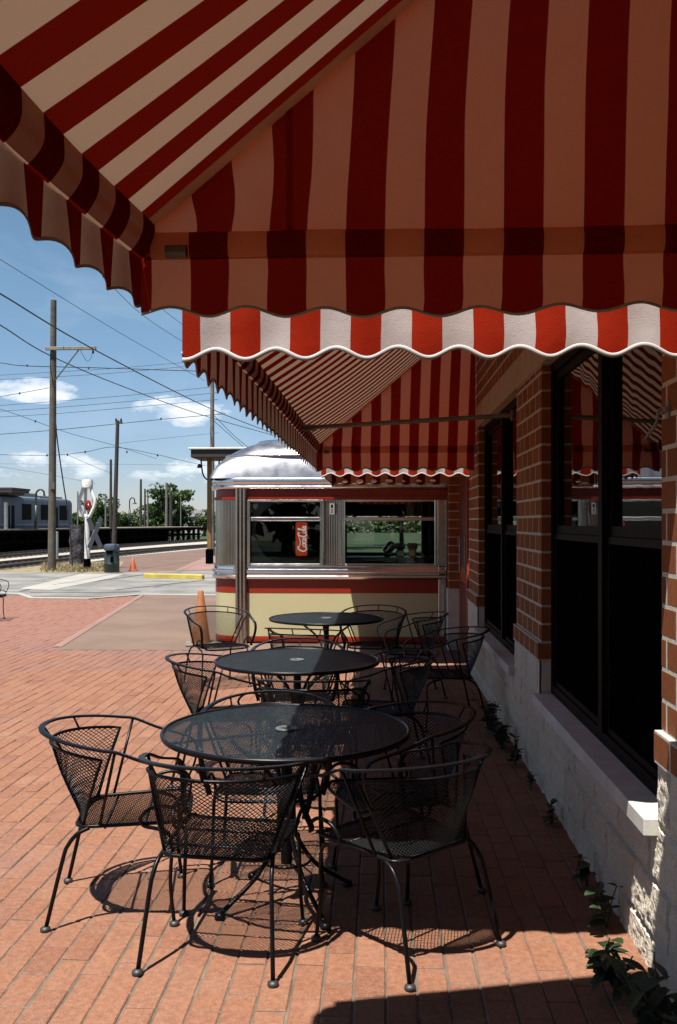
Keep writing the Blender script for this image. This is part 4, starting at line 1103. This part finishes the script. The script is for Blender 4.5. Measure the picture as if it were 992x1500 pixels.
def wire(pts, r, label, mat='wire', knobs=()):
    q = smoothpath([at(px, py, d) for px, py, d in pts], 8); o = q[0].copy()
    b = MB(); b.tube([p_ - o for p_ in q], r, 5)
    ob = b.build('overhead_wire', M[mat], smooth=True); ob.location = o; tag(ob, label, 'wire', wg)
    for k in knobs:
        p_ = at(*k); s_ = MB(); dd = k[2] / FPX * 1.3
        s_.lathe([(0, -dd * 1.6), (dd * .8, -dd), (dd, 0), (dd * .8, dd), (0, dd * 1.6)], 8, p_ - o, None); s_.build('insulator', M['wire'], ob, smooth=True)
wire([(-60, 398, 20.7), (0, 430, 22.7), (140, 513, 30), (312, 600, 45), (420, 642, 61)], .021, 'thick cable over the crossarm tip, sloping down to the pale pole')
wire([(-60, 446, 23), (0, 476, 25.3), (72, 520, 30), (180, 566, 37), (300, 609, 47), (420, 643, 60)], .018, 'thick cable passing the pole just below its crossarm')
wire([(-40, 355, 25), (65, 420, 29), (180, 490, 36), (300, 558, 48)], .010, 'thin high wire crossing above the crossarm, upper left', 'thinwire')
wire([(150, 405, 26), (215, 466, 34), (300, 520, 42), (360, 556, 50)], .010, 'thin high wire just below the corner of the near awning', 'thinwire')
wire([(200, 420, 30), (242, 456, 36), (300, 500, 42)], .010, 'highest thin wire vanishing behind the near awning corner', 'thinwire')
wire([(-40, 528, 38), (0, 531.5, 38), (40, 536, 38), (150, 539, 40), (270, 543, 42), (380, 546, 46)], .017, 'nearly level cable behind the crossarm, with a splice on its left', 'wire', ((40, 535.5, 38), (130, 539, 40)))
wire([(-40, 552, 42), (60, 546, 42), (160, 540, 44), (270, 531, 46)], .010, 'upper thin wire rising right above the left cloud', 'thinwire')
wire([(-40, 558, 42), (60, 553, 42), (160, 547, 44), (270, 537, 46)], .010, 'second thin wire rising right above the left cloud', 'thinwire')
wire([(-40, 597, 44), (80, 588, 44), (200, 578, 46), (320, 566, 48)], .012, 'upper of three close wires between the two clouds', 'thinwire')
wire([(-40, 605, 44), (80, 597, 44), (200, 587, 46), (320, 575, 48)], .012, 'middle of three close wires between the two clouds', 'thinwire')
wire([(-40, 613, 44), (80, 606, 44), (200, 596, 46), (320, 585, 48)], .012, 'lowest of three close wires between the two clouds', 'thinwire')
wire([(-40, 639, 46), (80, 630, 46), (170, 621, 48), (240, 614, 47), (330, 606, 46)], .016, 'cable through the top of the slim bracket-topped pole', 'wire', ((236, 613.5, 47),))
wire([(-40, 590, 40), (0, 599, 42), (52, 617, 44), (100, 634, 46), (166, 652, 48), (230, 672, 55)], .012, 'thin wire falling right to the slim pole, one insulator near its left', 'thinwire', ((52, 617, 44),))
wire([(-40, 588, 40), (0, 581, 40), (29, 576, 40), (72, 568, 42)], .012, 'short wire rising from the left edge to the tall pole', 'thinwire', ((29, 576, 40),))
wire([(-40, 665, 50), (70, 667, 52), (125, 662, 50), (168, 655, 48), (230, 666, 52), (260, 673, 54), (300, 682, 58)], .014, 'low catenary wire with insulators to both sides of the slim pole', 'wire', ((69, 667, 52), (125, 662, 50), (186, 662, 50), (231, 667, 52)))
wire([(99, 666, 52), (130, 680, 56), (165, 694, 62)], .012, 'short low wire falling right between the tall pole and the slim pole', 'thinwire', ((99, 666, 52),))
wire([(170, 650, 48), (240, 642, 50), (320, 634, 54)], .008, 'faint wire rising right from the slim pole', 'thinwire')
wire([(-40, 679, 60), (80, 680, 60), (160, 680, 60), (320, 682, 64)], .008, 'faint level wire low over the trees', 'thinwire')
wire([(-40, 677, 60), (40, 690, 64), (75, 696, 66), (140, 708, 70)], .010, 'faint low wire falling right above the train roof', 'thinwire')
wire([(314, 609, 44), (345, 640, 48), (380, 668, 52)], .014, 'steep cable falling right from the pale pole behind the diner')
wire([(314, 617, 44), (340, 640, 48), (372, 668, 52)], .014, 'second steep cable from the pale pole, just below the first')

# ================================================================== CROSSING SIGNAL, CABINET, POSTS
p = onground(128, 833); sg_ = empty('crossing_signal', (p.x, p.y, -.02)); tag(sg_, 'white railway crossing signal wrapped in white sheeting, crossbuck blades edge-on', 'crossing signal')
b = MB(); b.tube([(0, 0, .35), (0, 0, 1.75)], .095, 14); b.build('post', M['white'], sg_, smooth=True, auto=50)
b = MB(); b.lathe([(.0, 0), (.22, 0), (.22, .04), (.13, .06), (.11, .36), (.0, .36)], 14); b.build('post_base', M['screen'], sg_)
b = MB()
for sx_, w_ in ((-1, .06), (1, .055)):
    b.tube(smoothpath([(.05 * sx_, -.02, 1.74), (.15 * sx_, -.04, 1.90), (.26 * sx_, -.05, 2.15), (.27 * sx_, -.05, 2.34), (.18 * sx_, -.03, 2.58), (.12 * sx_, 0, 2.80)], 6), w_, 10)
b.tube(smoothpath([(-.06, .10, 1.80), (-.11, .14, 2.2), (-.08, .10, 2.80)], 5), .055, 10)
b.tube([(-.10, 0, 1.80), (.13, 0, 1.78)], .065, 8)
b.build('wrapped_lamps', M['white'], sg_, smooth=True)
b = MB(); b.lathe([(.13, 2.74), (.185, 2.77), (.19, 3.0), (.17, 3.04), (0, 3.05)], 18); b.build('bell_hood', M['white'], sg_, smooth=True, auto=40)
b = MB(); b.lathe([(.0, 0), (.10, 0), (.11, .03), (.0, .05)], 14, (0, 0, 0), Matrix.Translation((.05, -.02, 2.16)) @ Matrix.Rotation(PI / 2, 4, 'X') @ Matrix.Scale(1.7, 4, (0, 1, 0))); b.build('lens', M['lens'], sg_, smooth=True)
for sgn in (-1, 1):
    b = MB(); m_ = Matrix.Translation((.22, .12, 1.24)) @ Matrix.Rotation(R(66), 4, 'Z') @ Matrix.Rotation(sgn * R(58), 4, 'Y'); b.cbox(-.60, .60, -.012 + .014 * sgn, .012 + .014 * sgn, -.10, .10, .004, m_); b.build('crossbuck_blade', M['sign_grey'], sg_)
p = onground(113, 827); b = MB(); 
def cab(u, v):
    a = 2 * PI * u; r_ = .27 + .07 * noise.noise(Vector((math.cos(a) * 1.5, math.sin(a) * 1.5, v * 4)))
    return (r_ * math.cos(a), r_ * .8 * math.sin(a), 1.5 * v if v < 1 else 1.5)
b.grid(cab, 22, 12); b.add([cab(k / 22, 1) for k in range(22)], [tuple(range(22))])
o = b.build('relay_cabinet', M['mat_mesh'], smooth=False); o.location = (p.x, p.y, -.03); tag(o, 'dark mottled sheeted cabinet just left of the white wrapped signal', 'cabinet')
p = onground(83, 818); b = MB(); b.lathe([(0, 0), (.085, 0), (.085, 1.15), (.075, 1.2), (0, 1.21)], 12); o = b.build('marker_post', M['sign_grey'], smooth=True, auto=50); o.location = (p.x, p.y, -.03); tag(o, 'short thick pale grey post right beside the tall wooden pole', 'post')

# ================================================================== PLATFORM, TRAIN, STATION
A, B = Vector((-20.6, 34, 0)), Vector((-16.2, 82.5, 0))
ax = (B - A).normalized(); nx_ = Vector((-ax.y, ax.x, 0)); Lp = (B - A).length
pf = empty('railway_platform', A, math.atan2(ax.y, ax.x)); tag(pf, 'long raised station platform with dark timber front and tan deck', 'platform')
b = MB(); b.cbox(0, Lp, 0, 3.4, 1.13, 1.22, .01); b.build('deck', M['platwood'], pf)
b = MB(); b.box(0, Lp, -.05, .05, .98, 1.128); b.box(0, Lp, .5, .6, .9, 1.128); b.box(0, Lp - 9, .35, .4, 0, .97); b.build('fascia', M['platdark'], pf)
b = MB(); k = .3
while k < Lp:
    b = MB(); b.box(k, k + .2, .05, .25, -.05, .978); b.build('post', M['platdark'], pf); k += 1.5
b = MB(); k = Lp - 10
while k < Lp - 2:
    b.tube([(k, .15, .1), (k + 1.5, .15, 1.0)], .05, 4); b.tube([(k + 1.5, .15, .1), (k, .15, 1.0)], .05, 4); k += 3
b.box(Lp - .2, Lp - .05, .0, 3.2, .5, .62); b.box(0, Lp, .02, .12, .45, .6); b.build('bracing', M['platdark'], pf)
# train
TA = at(108, 766, 58); TA.z = 0
tr = empty('commuter_train', (TA.x, TA.y, 0), math.atan2(ax.y, ax.x)); tag(tr, 'silver commuter train with dark windows standing behind the platform', 'train')
H0, H1 = .9, 3.05; LT = 34
b = MB(); prof = [(0, H0), (0, H1 - .25), (.08, H1 - .08), (.3, H1), (2.5, H1), (2.72, H1 - .08), (2.8, H1 - .25), (2.8, H0)]
vs = [(x, y, z) for x, s_ in ((-LT, 1), (-.5, 1), (-.12, .96), (0, .88)) for y, z in [(1.4 + (q[0] - 1.4) * s_, H0 + (q[1] - H0) * (s_ + (1 - s_) * .5)) for q in prof]]; n = len(prof)
b.add(vs, [tuple(range(n)), tuple(3 * n + k for k in range(n))] + [(i * n + k, i * n + (k + 1) % n, (i + 1) * n + (k + 1) % n, (i + 1) * n + k) for i in range(3) for k in range(n)])
b.build('body', M['train'], tr, smooth=True, auto=30)
b = MB(); b.box(-LT + .3, -.9, .35, 2.45, H1 + .002, H1 + .10); 
for x in (-5, -12, -20): b.cbox(x - 1.5, x + 1.5, .7, 2.1, H1 + .102, H1 + .26, .04)
b.build('roof', M['trainroof'], tr)
for x in (-1.5, -4.0, -6.3, -10.2, -12.5, -15, -18.5, -21):
    b = MB(); b.cbox(x - .55, x + .55, -.02, .01, 1.72, 2.62, .008); b.build('window', M['trainwin'], tr)
for x in (-2.75, -8.2, -16.8):
    b = MB(); b.cbox(x - .5, x + .5, -.025, .01, 1.05, 2.68, .01); d_ = b.build('door', M['train'], tr)
    for s_ in (-.25, .25):
        b = MB(); b.cbox(x + s_ - .17, x + s_ + .17, -.035, -.026, 1.25, 2.5, .004); b.build('door_window', M['trainwin'], d_)
b = MB(); b.box(-LT + .2, -.6, -.015, .0, 1.42, 1.50); b.box(-LT + .2, -.6, -.015, 0, 1.20, 1.24); b.build('stripe', M['trainroof'], tr)
b = MB(); b.box(-LT, -.4, .2, 2.6, .1, .88); b.build('undercarriage', M['platdark'], tr)
b = MB(); b.cbox(.0, .03, .5, 2.3, 1.7, 2.6, .01); b.build('windscreen', M['trainwin'], tr)
# platform shelter at far left and lamps
q = at(31, 722, 50); sh = empty('platform_shelter', (q.x, q.y, 1.22)); tag(sh, 'dark flat-roofed platform shelter cut by the left edge of the picture', 'shelter')
zr = q.z - 1.22; b = MB(); b.cbox(-5, 0, -1.2, 1.2, zr, zr + .14, .02); b.box(-5, -.25, -1.1, 1.1, zr - .12, zr - .002); b.box(-5, .0, -1.25, -1.2, zr - .02, zr + .139); b.box(-5, .03, -1.26, 1.26, zr + .142, zr + .25); b.build('roof', M['shelter'], sh)
for x in (-4.5, -1.3):
    b = MB(); b.tube([(x, 0, 0), (x, 0, zr - .12)], .07, 8); b.build('post', M['lampgreen'], sh)
def lamp(px, yt, d, label):
    q = at(px, 775, d); h = EYE + (HOR - yt) / FPX * d - 1.22
    r_ = empty('street_lamp', (q.x, q.y, 1.22)); tag(r_, label, 'street lamp', 'gooseneck lamps on the platform')
    b = MB(); b.tube(smoothpath([(0, 0, 0), (0, 0, h * .55), (0, 0, h * .86), (.06, 0, h * .95), (.25, 0, h), (.42, 0, h * .95), (.46, 0, h * .84)], 5), .05, 8); b.tube([(0, 0, 0), (0, 0, h * .6)], .09, 8); b.build('post', M['lampgreen'], r_, smooth=True)
    b = MB(); b.lathe([(0, .12), (.06, .12), (.08, .05), (.22, -.02), (.22, -.05), (0, -.05)], 12, (.46, 0, h * .80)); b.build('lamp_shade', M['lampgreen'], r_, smooth=True, auto=40)
lamp(53, 717, 50, 'gooseneck lamp in front of the silver train, left of the tall wooden pole')
lamp(190, 729, 80, 'small far gooseneck lamp right of the slim bracket-topped pole')
b = MB(); q = at(9, 770, 48); b.tube([(0, 0, 0), (0, 0, 1.4)], .10, 8); b.build('tmp', M['sign_grey']); o = bpy.data.objects['tmp']; o.name = 'platform_post'; o.location = (q.x, q.y, 1.22); tag(o, 'stubby green-grey post on the platform at the left edge', 'post')
# shelter post behind the diner
q = at(307, 825, 35); cs = empty('canopy_shelter', (q.x, q.y, 0)); tag(cs, 'dark roofed canopy on an ochre post behind the left corner of the diner', 'shelter')
z0 = EYE + (HOR - 673) / FPX * 35
b = MB(); b.cbox(-.52, 3.2, -1.0, 1.0, z0, z0 + .30, .03); rf_ = b.build('roof', M['shelter'], cs)
b = MB(); b.cbox(-.60, 3.25, -1.06, 1.06, z0 + .302, z0 + .38, .015); b.build('roof_edge', M['lime'], rf_)
b = MB(); b.cbox(-.08, .08, -.08, .08, .55, z0 - .002, .01); b.build('post', M['ochre'], cs)
b = MB(); b.cbox(-.13, .13, -.13, .13, -.05, .55, .02); b.build('post_base', M['screen'], cs)
for x in (-.3, .35):
    b = MB(); b.tube(smoothpath([(0, 0, z0 - .85), (x * .8, 0, z0 - .6), (x * 1.1, 0, z0 - .02)], 4), .03, 6); b.build('bracket', M['shelter'], cs)
b = MB(); b.lathe([(0, 0), (.10, 0), (.05, .14), (0, .16)], 10, (-.33, -.3, z0 - .34)); b.build('lamp', M['shelter'], cs)

# ================================================================== TREES
def tree(x, y, h, w, label, sd, leafm='leaf', nl=2600, ls=.30, flat=False, low=.25, z0=-.05, grp='trees beyond the railway'):
    rr = random.Random(sd); root = empty('leafy_tree', (x, y, z0)); tag(root, label, 'tree', grp)
    b = MB(); tips = []
    th = h * (.45 if not flat else .7)
    b.tube([(0, 0, 0), (.04 * h * rr.uniform(-.5, .5), 0, th * .5), (.04 * h * rr.uniform(-1, 1), 0, th)], [h * .028, h * .022, h * .014], 8)
    nl_ = 11
    for k in range(nl_):
        a = 2 * PI * k / nl_ * 2.4 + rr.uniform(-.4, .4); t0 = rr.uniform(low + .1, 1) * th
        e = Vector((math.cos(a) * w * rr.uniform(.25, .48), math.sin(a) * w * rr.uniform(.25, .48), t0 + (h - t0) * rr.uniform(.25, .88) if not flat else h * rr.uniform(.74, .9)))
        mid = Vector((e.x * .45, e.y * .45, (t0 + e.z) / 2 + .02 * h))
        b.tube(smoothpath([(0, 0, t0), tuple(mid), tuple(e)], 3), [h * .010, h * .009, h * .008, h * .007, h * .006, h * .005, h * .004][:7], 5)
        tips += [e, mid.lerp(e, .5), mid]
    tips.append(Vector((0, 0, h * .93)))
    b.build('trunk', M['bark'], root, smooth=True)
    clumps = [(t + Vector((rr.gauss(0, .05 * w), rr.gauss(0, .05 * w), rr.gauss(0, .03 * h))), rr.uniform(.09, .20) * w) for t in tips for _ in range(2)]
    if not flat:
        for _ in range(10): clumps.append((Vector((rr.gauss(0, .2 * w), rr.gauss(0, .2 * w), h * rr.uniform(low, .7))), rr.uniform(.10, .2) * w))
    lb = MB()
    for k in range(nl):
        c, r_ = clumps[rr.randrange(len(clumps))]
        d = Vector((rr.gauss(0, 1), rr.gauss(0, 1), rr.gauss(0, 1))).normalized() * r_ * rr.uniform(.35, 1.05) ** .6
        d.z *= .62 if not flat else .4
        p = c + d
        if p.z < low * h * .5: continue
        q = Vector((rr.gauss(0, 1), rr.gauss(0, 1), rr.gauss(0, 1) + .6)).normalized(); s1 = q.orthogonal().normalized(); s2 = q.cross(s1)
        a = rr.uniform(0, 2 * PI); s1, s2 = s1 * math.cos(a) + s2 * math.sin(a), s2 * math.cos(a) - s1 * math.sin(a)
        l = ls * rr.uniform(.55, 1.25)
        lb.add([p - s1 * l * .5, p + s2 * l * .32, p + s1 * l * .5, p - s2 * l * .32], [(0, 1, 2, 3)])
    lb.build('crown', M[leafm], root, fix=False)
def treepx(px, ytop, d, wpx, label, sd, **kw):
    q = at(px, 770, d); tree(q.x, q.y, EYE + (HOR - ytop) / FPX * d, wpx / FPX * d, label, sd, **kw)
treepx(248, 708, 105, 66, 'big spreading tree with a flat broad top, behind the platform end', 1, flat=True, nl=2600, ls=.42, leafm='leaf')
treepx(236, 734, 112, 50, 'dense dark tree filling the space under the big spreading tree', 2, low=.05, ls=.40)
treepx(262, 738, 108, 40, 'bushy tree at the right foot of the big spreading tree', 3, low=.05, ls=.36)
treepx(152, 727, 100, 50, 'rounded dark tree right behind the white wrapped signal', 4, low=.08, ls=.36)
treepx(125, 735, 104, 34, 'low tree between the train end and the white wrapped signal', 5, low=.05, ls=.34)
treepx(181, 749, 118, 38, 'low green bush right of the slim bracket-topped pole', 6, low=.05, ls=.34, nl=1600)
treepx(201, 745, 122, 34, 'low pale bush behind the three close poles', 7, low=.05, ls=.34, nl=1600, leafm='leafpale')
treepx(219, 741, 116, 34, 'mid green bush just left of the big spreading tree', 8, low=.05, ls=.34, nl=1600)
treepx(283, 744, 125, 24, 'small dark tree beside the far white house', 9, low=.1, ls=.34, nl=1200)
treepx(300, 746, 110, 30, 'pale green bush against the left edge of the diner', 10, low=.04, ls=.34, nl=1600, leafm='leafpale')
treepx(88, 742, 110, 44, 'low dark tree mostly hidden by the silver train', 11, low=.05, ls=.36, nl=1500)
gp = 'park trees behind the diner'
for k, (x, y, h, w, lb) in enumerate(((-2.4, 58, 6.0, 7, 'park tree with a straight trunk, left in the view through the diner window'), (1.6, 66, 6.6, 8, 'park tree in the middle of the view through the diner window'), (4.6, 50, 5.2, 7, 'park tree at the right in the view through the diner window'))):
    tree(x, y, h, w, lb, 40 + k, low=.45, nl=2200, ls=.42, grp=gp)
for k, (x, y, h, w, lb) in enumerate(((-15, -22, 12, 12, 'broad tree added unseen behind the camera, left of the patio end'), (-5, -26, 12, 12, 'broad tree added unseen straight behind the camera'), (5, -24, 12, 12, 'broad tree added unseen behind the camera near the building end'), (-19, -32, 14, 14, 'tallest tree in the second row added unseen behind the camera'), (0, -38, 14, 14, 'dense tree in the second row added unseen behind the camera'))):
    tree(x, y, h, w, lb, 60 + k, low=.03, nl=4500, ls=1.0, grp='unseen trees added behind the camera to cut sky fill')  # unseen trees added to block low sky light and darken the steel's reflections
# hedge-like far wood
q = at(200, 770, 150); b = MB(); rr = random.Random(5)
for k in range(9000):
    x = rr.uniform(-75, 60); hh = 2.4 + 1.6 * noise.noise(Vector((x * .12, 3, 0))) + .9 * noise.noise(Vector((x * .5, 7, 0)))
    p = Vector((x, 152 + rr.uniform(-2, 2), rr.uniform(-.2, 1) ** 1 * hh)); s1 = Vector((rr.gauss(0, 1), rr.gauss(0, 1), rr.gauss(0, 1))).normalized(); s2 = s1.orthogonal().normalized(); l = rr.uniform(.3, .7)
    b.add([p - s1 * l, p + s2 * l * .6, p + s1 * l, p - s2 * l * .6], [(0, 1, 2, 3)])
tag(b.build('far_hedgerow', M['leafpale'], fix=False), 'far low green hedgerow along the horizon', 'hedgerow', kind='stuff')
# white house far right of the tree line
q = at(284, 768, 118); hs = empty('white_house', (q.x, q.y, -.05)); tag(hs, 'small far white house with a pale roof among the trees', 'house')
b = MB(); b.box(-1.4, 1.4, -1.2, 1.2, 0, 2.4); b.build('wall', M['housewhite'], hs)
b = MB(); b.add([(-1.6, -1.4, 2.4), (1.6, -1.4, 2.4), (1.6, 1.4, 2.4), (-1.6, 1.4, 2.4), (-1.6, 0, 3.3), (1.6, 0, 3.3)], [(0, 1, 5, 4), (2, 3, 4, 5), (0, 4, 3), (1, 2, 5), (0, 3, 2, 1)]); b.build('roof', M['houseroof'], hs)
b = MB(); b.box(-.5, .3, -1.22, -1.201, 1.0, 1.8); b.build('window', M['trainwin'], hs)
# picnic table seen through the diner
pt = empty('picnic_table', (-.2, 21, 0), .2); tag(pt, 'pale picnic table on the lawn, seen through the right diner window', 'picnic table')
b = MB()
for k in range(4): b.cbox(-.9, .9, -.38 + k * .19, -.20 + k * .19, .70, .74, .005)
b.build('tabletop', M['crossarm'], pt)
for s_ in (-1, 1):
    b = MB(); b.cbox(-.9, .9, s_ * .68 - .13, s_ * .68 + .13, .42, .46, .005); b.build('bench', M['crossarm'], pt)
for x in (-.65, .65):
    b = MB()
    for s_ in (-1, 1): b.tube([(x, s_ * .55, -.08), (x, s_ * .15, .70)], .04, 4)
    b.tube([(x, -.75, .40), (x, .75, .40)], .035, 4); b.build('leg_frame', M['crossarm'], pt)

# reflectances at real-world level (the picture is exposed for the sun by the camera setting below)
ALB = .44
for m_ in bpy.data.materials:
    if m_.name.startswith('striped_awning'): continue
    ALB = {'white_wrap': .75, 'cream_seam_binding': .95, 'split_face_concrete': .58, 'smooth_cast_stone': .55, 'pale_mortar': .5, 'red_face_brick': .5, 'terracotta_paver': .475}.get(m_.name, .44)
    nt = m_.node_tree
    for nd in list(nt.nodes):
        if nd.type == 'BSDF_PRINCIPLED':
            if nd.inputs['Metallic'].default_value > .5: continue
            ip = nd.inputs['Base Color']
        elif nd.type in ('BSDF_DIFFUSE', 'BSDF_TRANSLUCENT'): ip = nd.inputs['Color']
        else: continue
        if ip.is_linked: src = ip.links[0].from_socket; L(nt, mix(nt, 1.0, src, (ALB, ALB, ALB), 'MULTIPLY'), ip)
        else: c = ip.default_value; ip.default_value = (c[0] * ALB, c[1] * ALB, c[2] * ALB, 1)

# ================================================================== LIGHT, SKY, CAMERA
SUN = Vector((-.18, -.32, 1)).normalized()
sl = bpy.data.lights.new('sun', 'SUN'); sl.energy = 5.0; sl.angle = R(.53); sl.color = (1.0, .945, .86)
so = bpy.data.objects.new('sun', sl); C.objects.link(so); so.rotation_euler = (-SUN).to_track_quat('-Z', 'Y').to_euler(); so.location = (-5, -8, 20)
w = bpy.data.worlds.new('World'); SC.world = w; w.use_nodes = True; nt = w.node_tree
bg = nt.nodes['Background']; bg.inputs['Strength'].default_value = .05
sk = N(nt, 'ShaderNodeTexSky', sky_type='NISHITA'); sk.sun_disc = False; sk.sun_elevation = math.asin(SUN.z); sk.sun_rotation = math.atan2(SUN.x, SUN.y)
sk.air_density = 1.0; sk.dust_density = .2; sk.ozone_density = 3.0; sk.altitude = 200
tc = N(nt, 'ShaderNodeTexCoord'); dirv = tc.outputs['Generated']
def dotv(v):
    n = N(nt, 'ShaderNodeVectorMath', operation='DOT_PRODUCT'); L(nt, dirv, n.inputs[0]); n.inputs[1].default_value = v; return n.outputs['Value']
mp = N(nt, 'ShaderNodeMapping'); mp.inputs['Scale'].default_value = (1, 1, 2.4); L(nt, dirv, mp.inputs[0])
cn = noise_n(nt, 24, 8, .62, vec=mp.outputs[0]); cn2 = noise_n(nt, 5.5, 5, .55, vec=mp.outputs[0], dist=.6)
sz_ = N(nt, 'ShaderNodeSeparateXYZ'); L(nt, dirv, sz_.inputs[0])
col = mix(nt, 1.0, sk.outputs[0], ramp(nt, sz_.outputs['Z'], [(0, (.80, .80, 1.0)), (.07, (.86, .90, 1.04)), (.22, (1.0, 1.10, 1.06)), (1, (1.0, 1.08, 1.05))]), 'MULTIPLY')
tot = None
for px, py, aw, bh, st in ((52, 572, 62, 19, .95), (265, 602, 76, 25, .95), (70, 682, 110, 22, .42), (-220, 560, 150, 40, .9), (620, 560, 160, 40, .9), (1100, 500, 200, 60, .9), (-500, 640, 260, 40, .8), (330, 690, 160, 22, .4)):
    d0 = (at(px, py, 1) - Vector((0, 0, EYE))).normalized(); t1 = d0.cross(Vector((0, 0, 1))).normalized(); t2 = t1.cross(d0)
    e = math_n(nt, 'ADD', math_n(nt, 'POWER', math_n(nt, 'DIVIDE', math_n(nt, 'ABSOLUTE', dotv(t1)), aw / FPX), 2), math_n(nt, 'POWER', math_n(nt, 'DIVIDE', math_n(nt, 'ABSOLUTE', dotv(t2)), bh / FPX), 2))
    g = math_n(nt, 'MULTIPLY', math_n(nt, 'MULTIPLY', math_n(nt, 'MAXIMUM', math_n(nt, 'SUBTRACT', 1, e), 0), math_n(nt, 'GREATER_THAN', dotv(d0), 0)), st)
    tot = g if tot is None else math_n(nt, 'MAXIMUM', tot, g)
mask = math_n(nt, 'MULTIPLY', math_n(nt, 'MINIMUM', math_n(nt, 'MULTIPLY', tot, 5.0), 1), math_n(nt, 'ADD', math_n(nt, 'MULTIPLY', tot, .75), math_n(nt, 'MULTIPLY_ADD', cn.outputs['Fac'], 3.4, -1.75)))
thin = math_n(nt, 'MULTIPLY', ramp(nt, cn2.outputs['Fac'], [(.46, 0), (.72, 1)]), .12)
mask = math_n(nt, 'MINIMUM', math_n(nt, 'MAXIMUM', ramp(nt, mask, [(.02, 0), (.30, .38), (.85, .82)]), thin), 1)
L(nt, mix(nt, mask, col, (10.5, 10.8, 11.2)), bg.inputs['Color'])

cam = bpy.data.cameras.new('camera'); co = bpy.data.objects.new('camera', cam); C.objects.link(co); SC.camera = co
cam.sensor_fit = 'VERTICAL'; cam.sensor_height = 36; cam.lens = FPX / 1500 * 36; cam.shift_y = 16 / 1500; cam.clip_start = .02; cam.clip_end = 2000
co.location = (0, 0, EYE); co.rotation_euler = (PI / 2, 0, TH)
SC.view_settings.view_transform = 'Standard'; SC.view_settings.look = 'None'; SC.view_settings.gamma = 1; SC.view_settings.exposure = 1.14
SC.cycles.use_denoising = True; SC.cycles.max_bounces = 10; SC.cycles.transparent_max_bounces = 24; SC.cycles.caustics_reflective = False; SC.cycles.caustics_refractive = False
SC.cycles.sample_clamp_indirect = 6
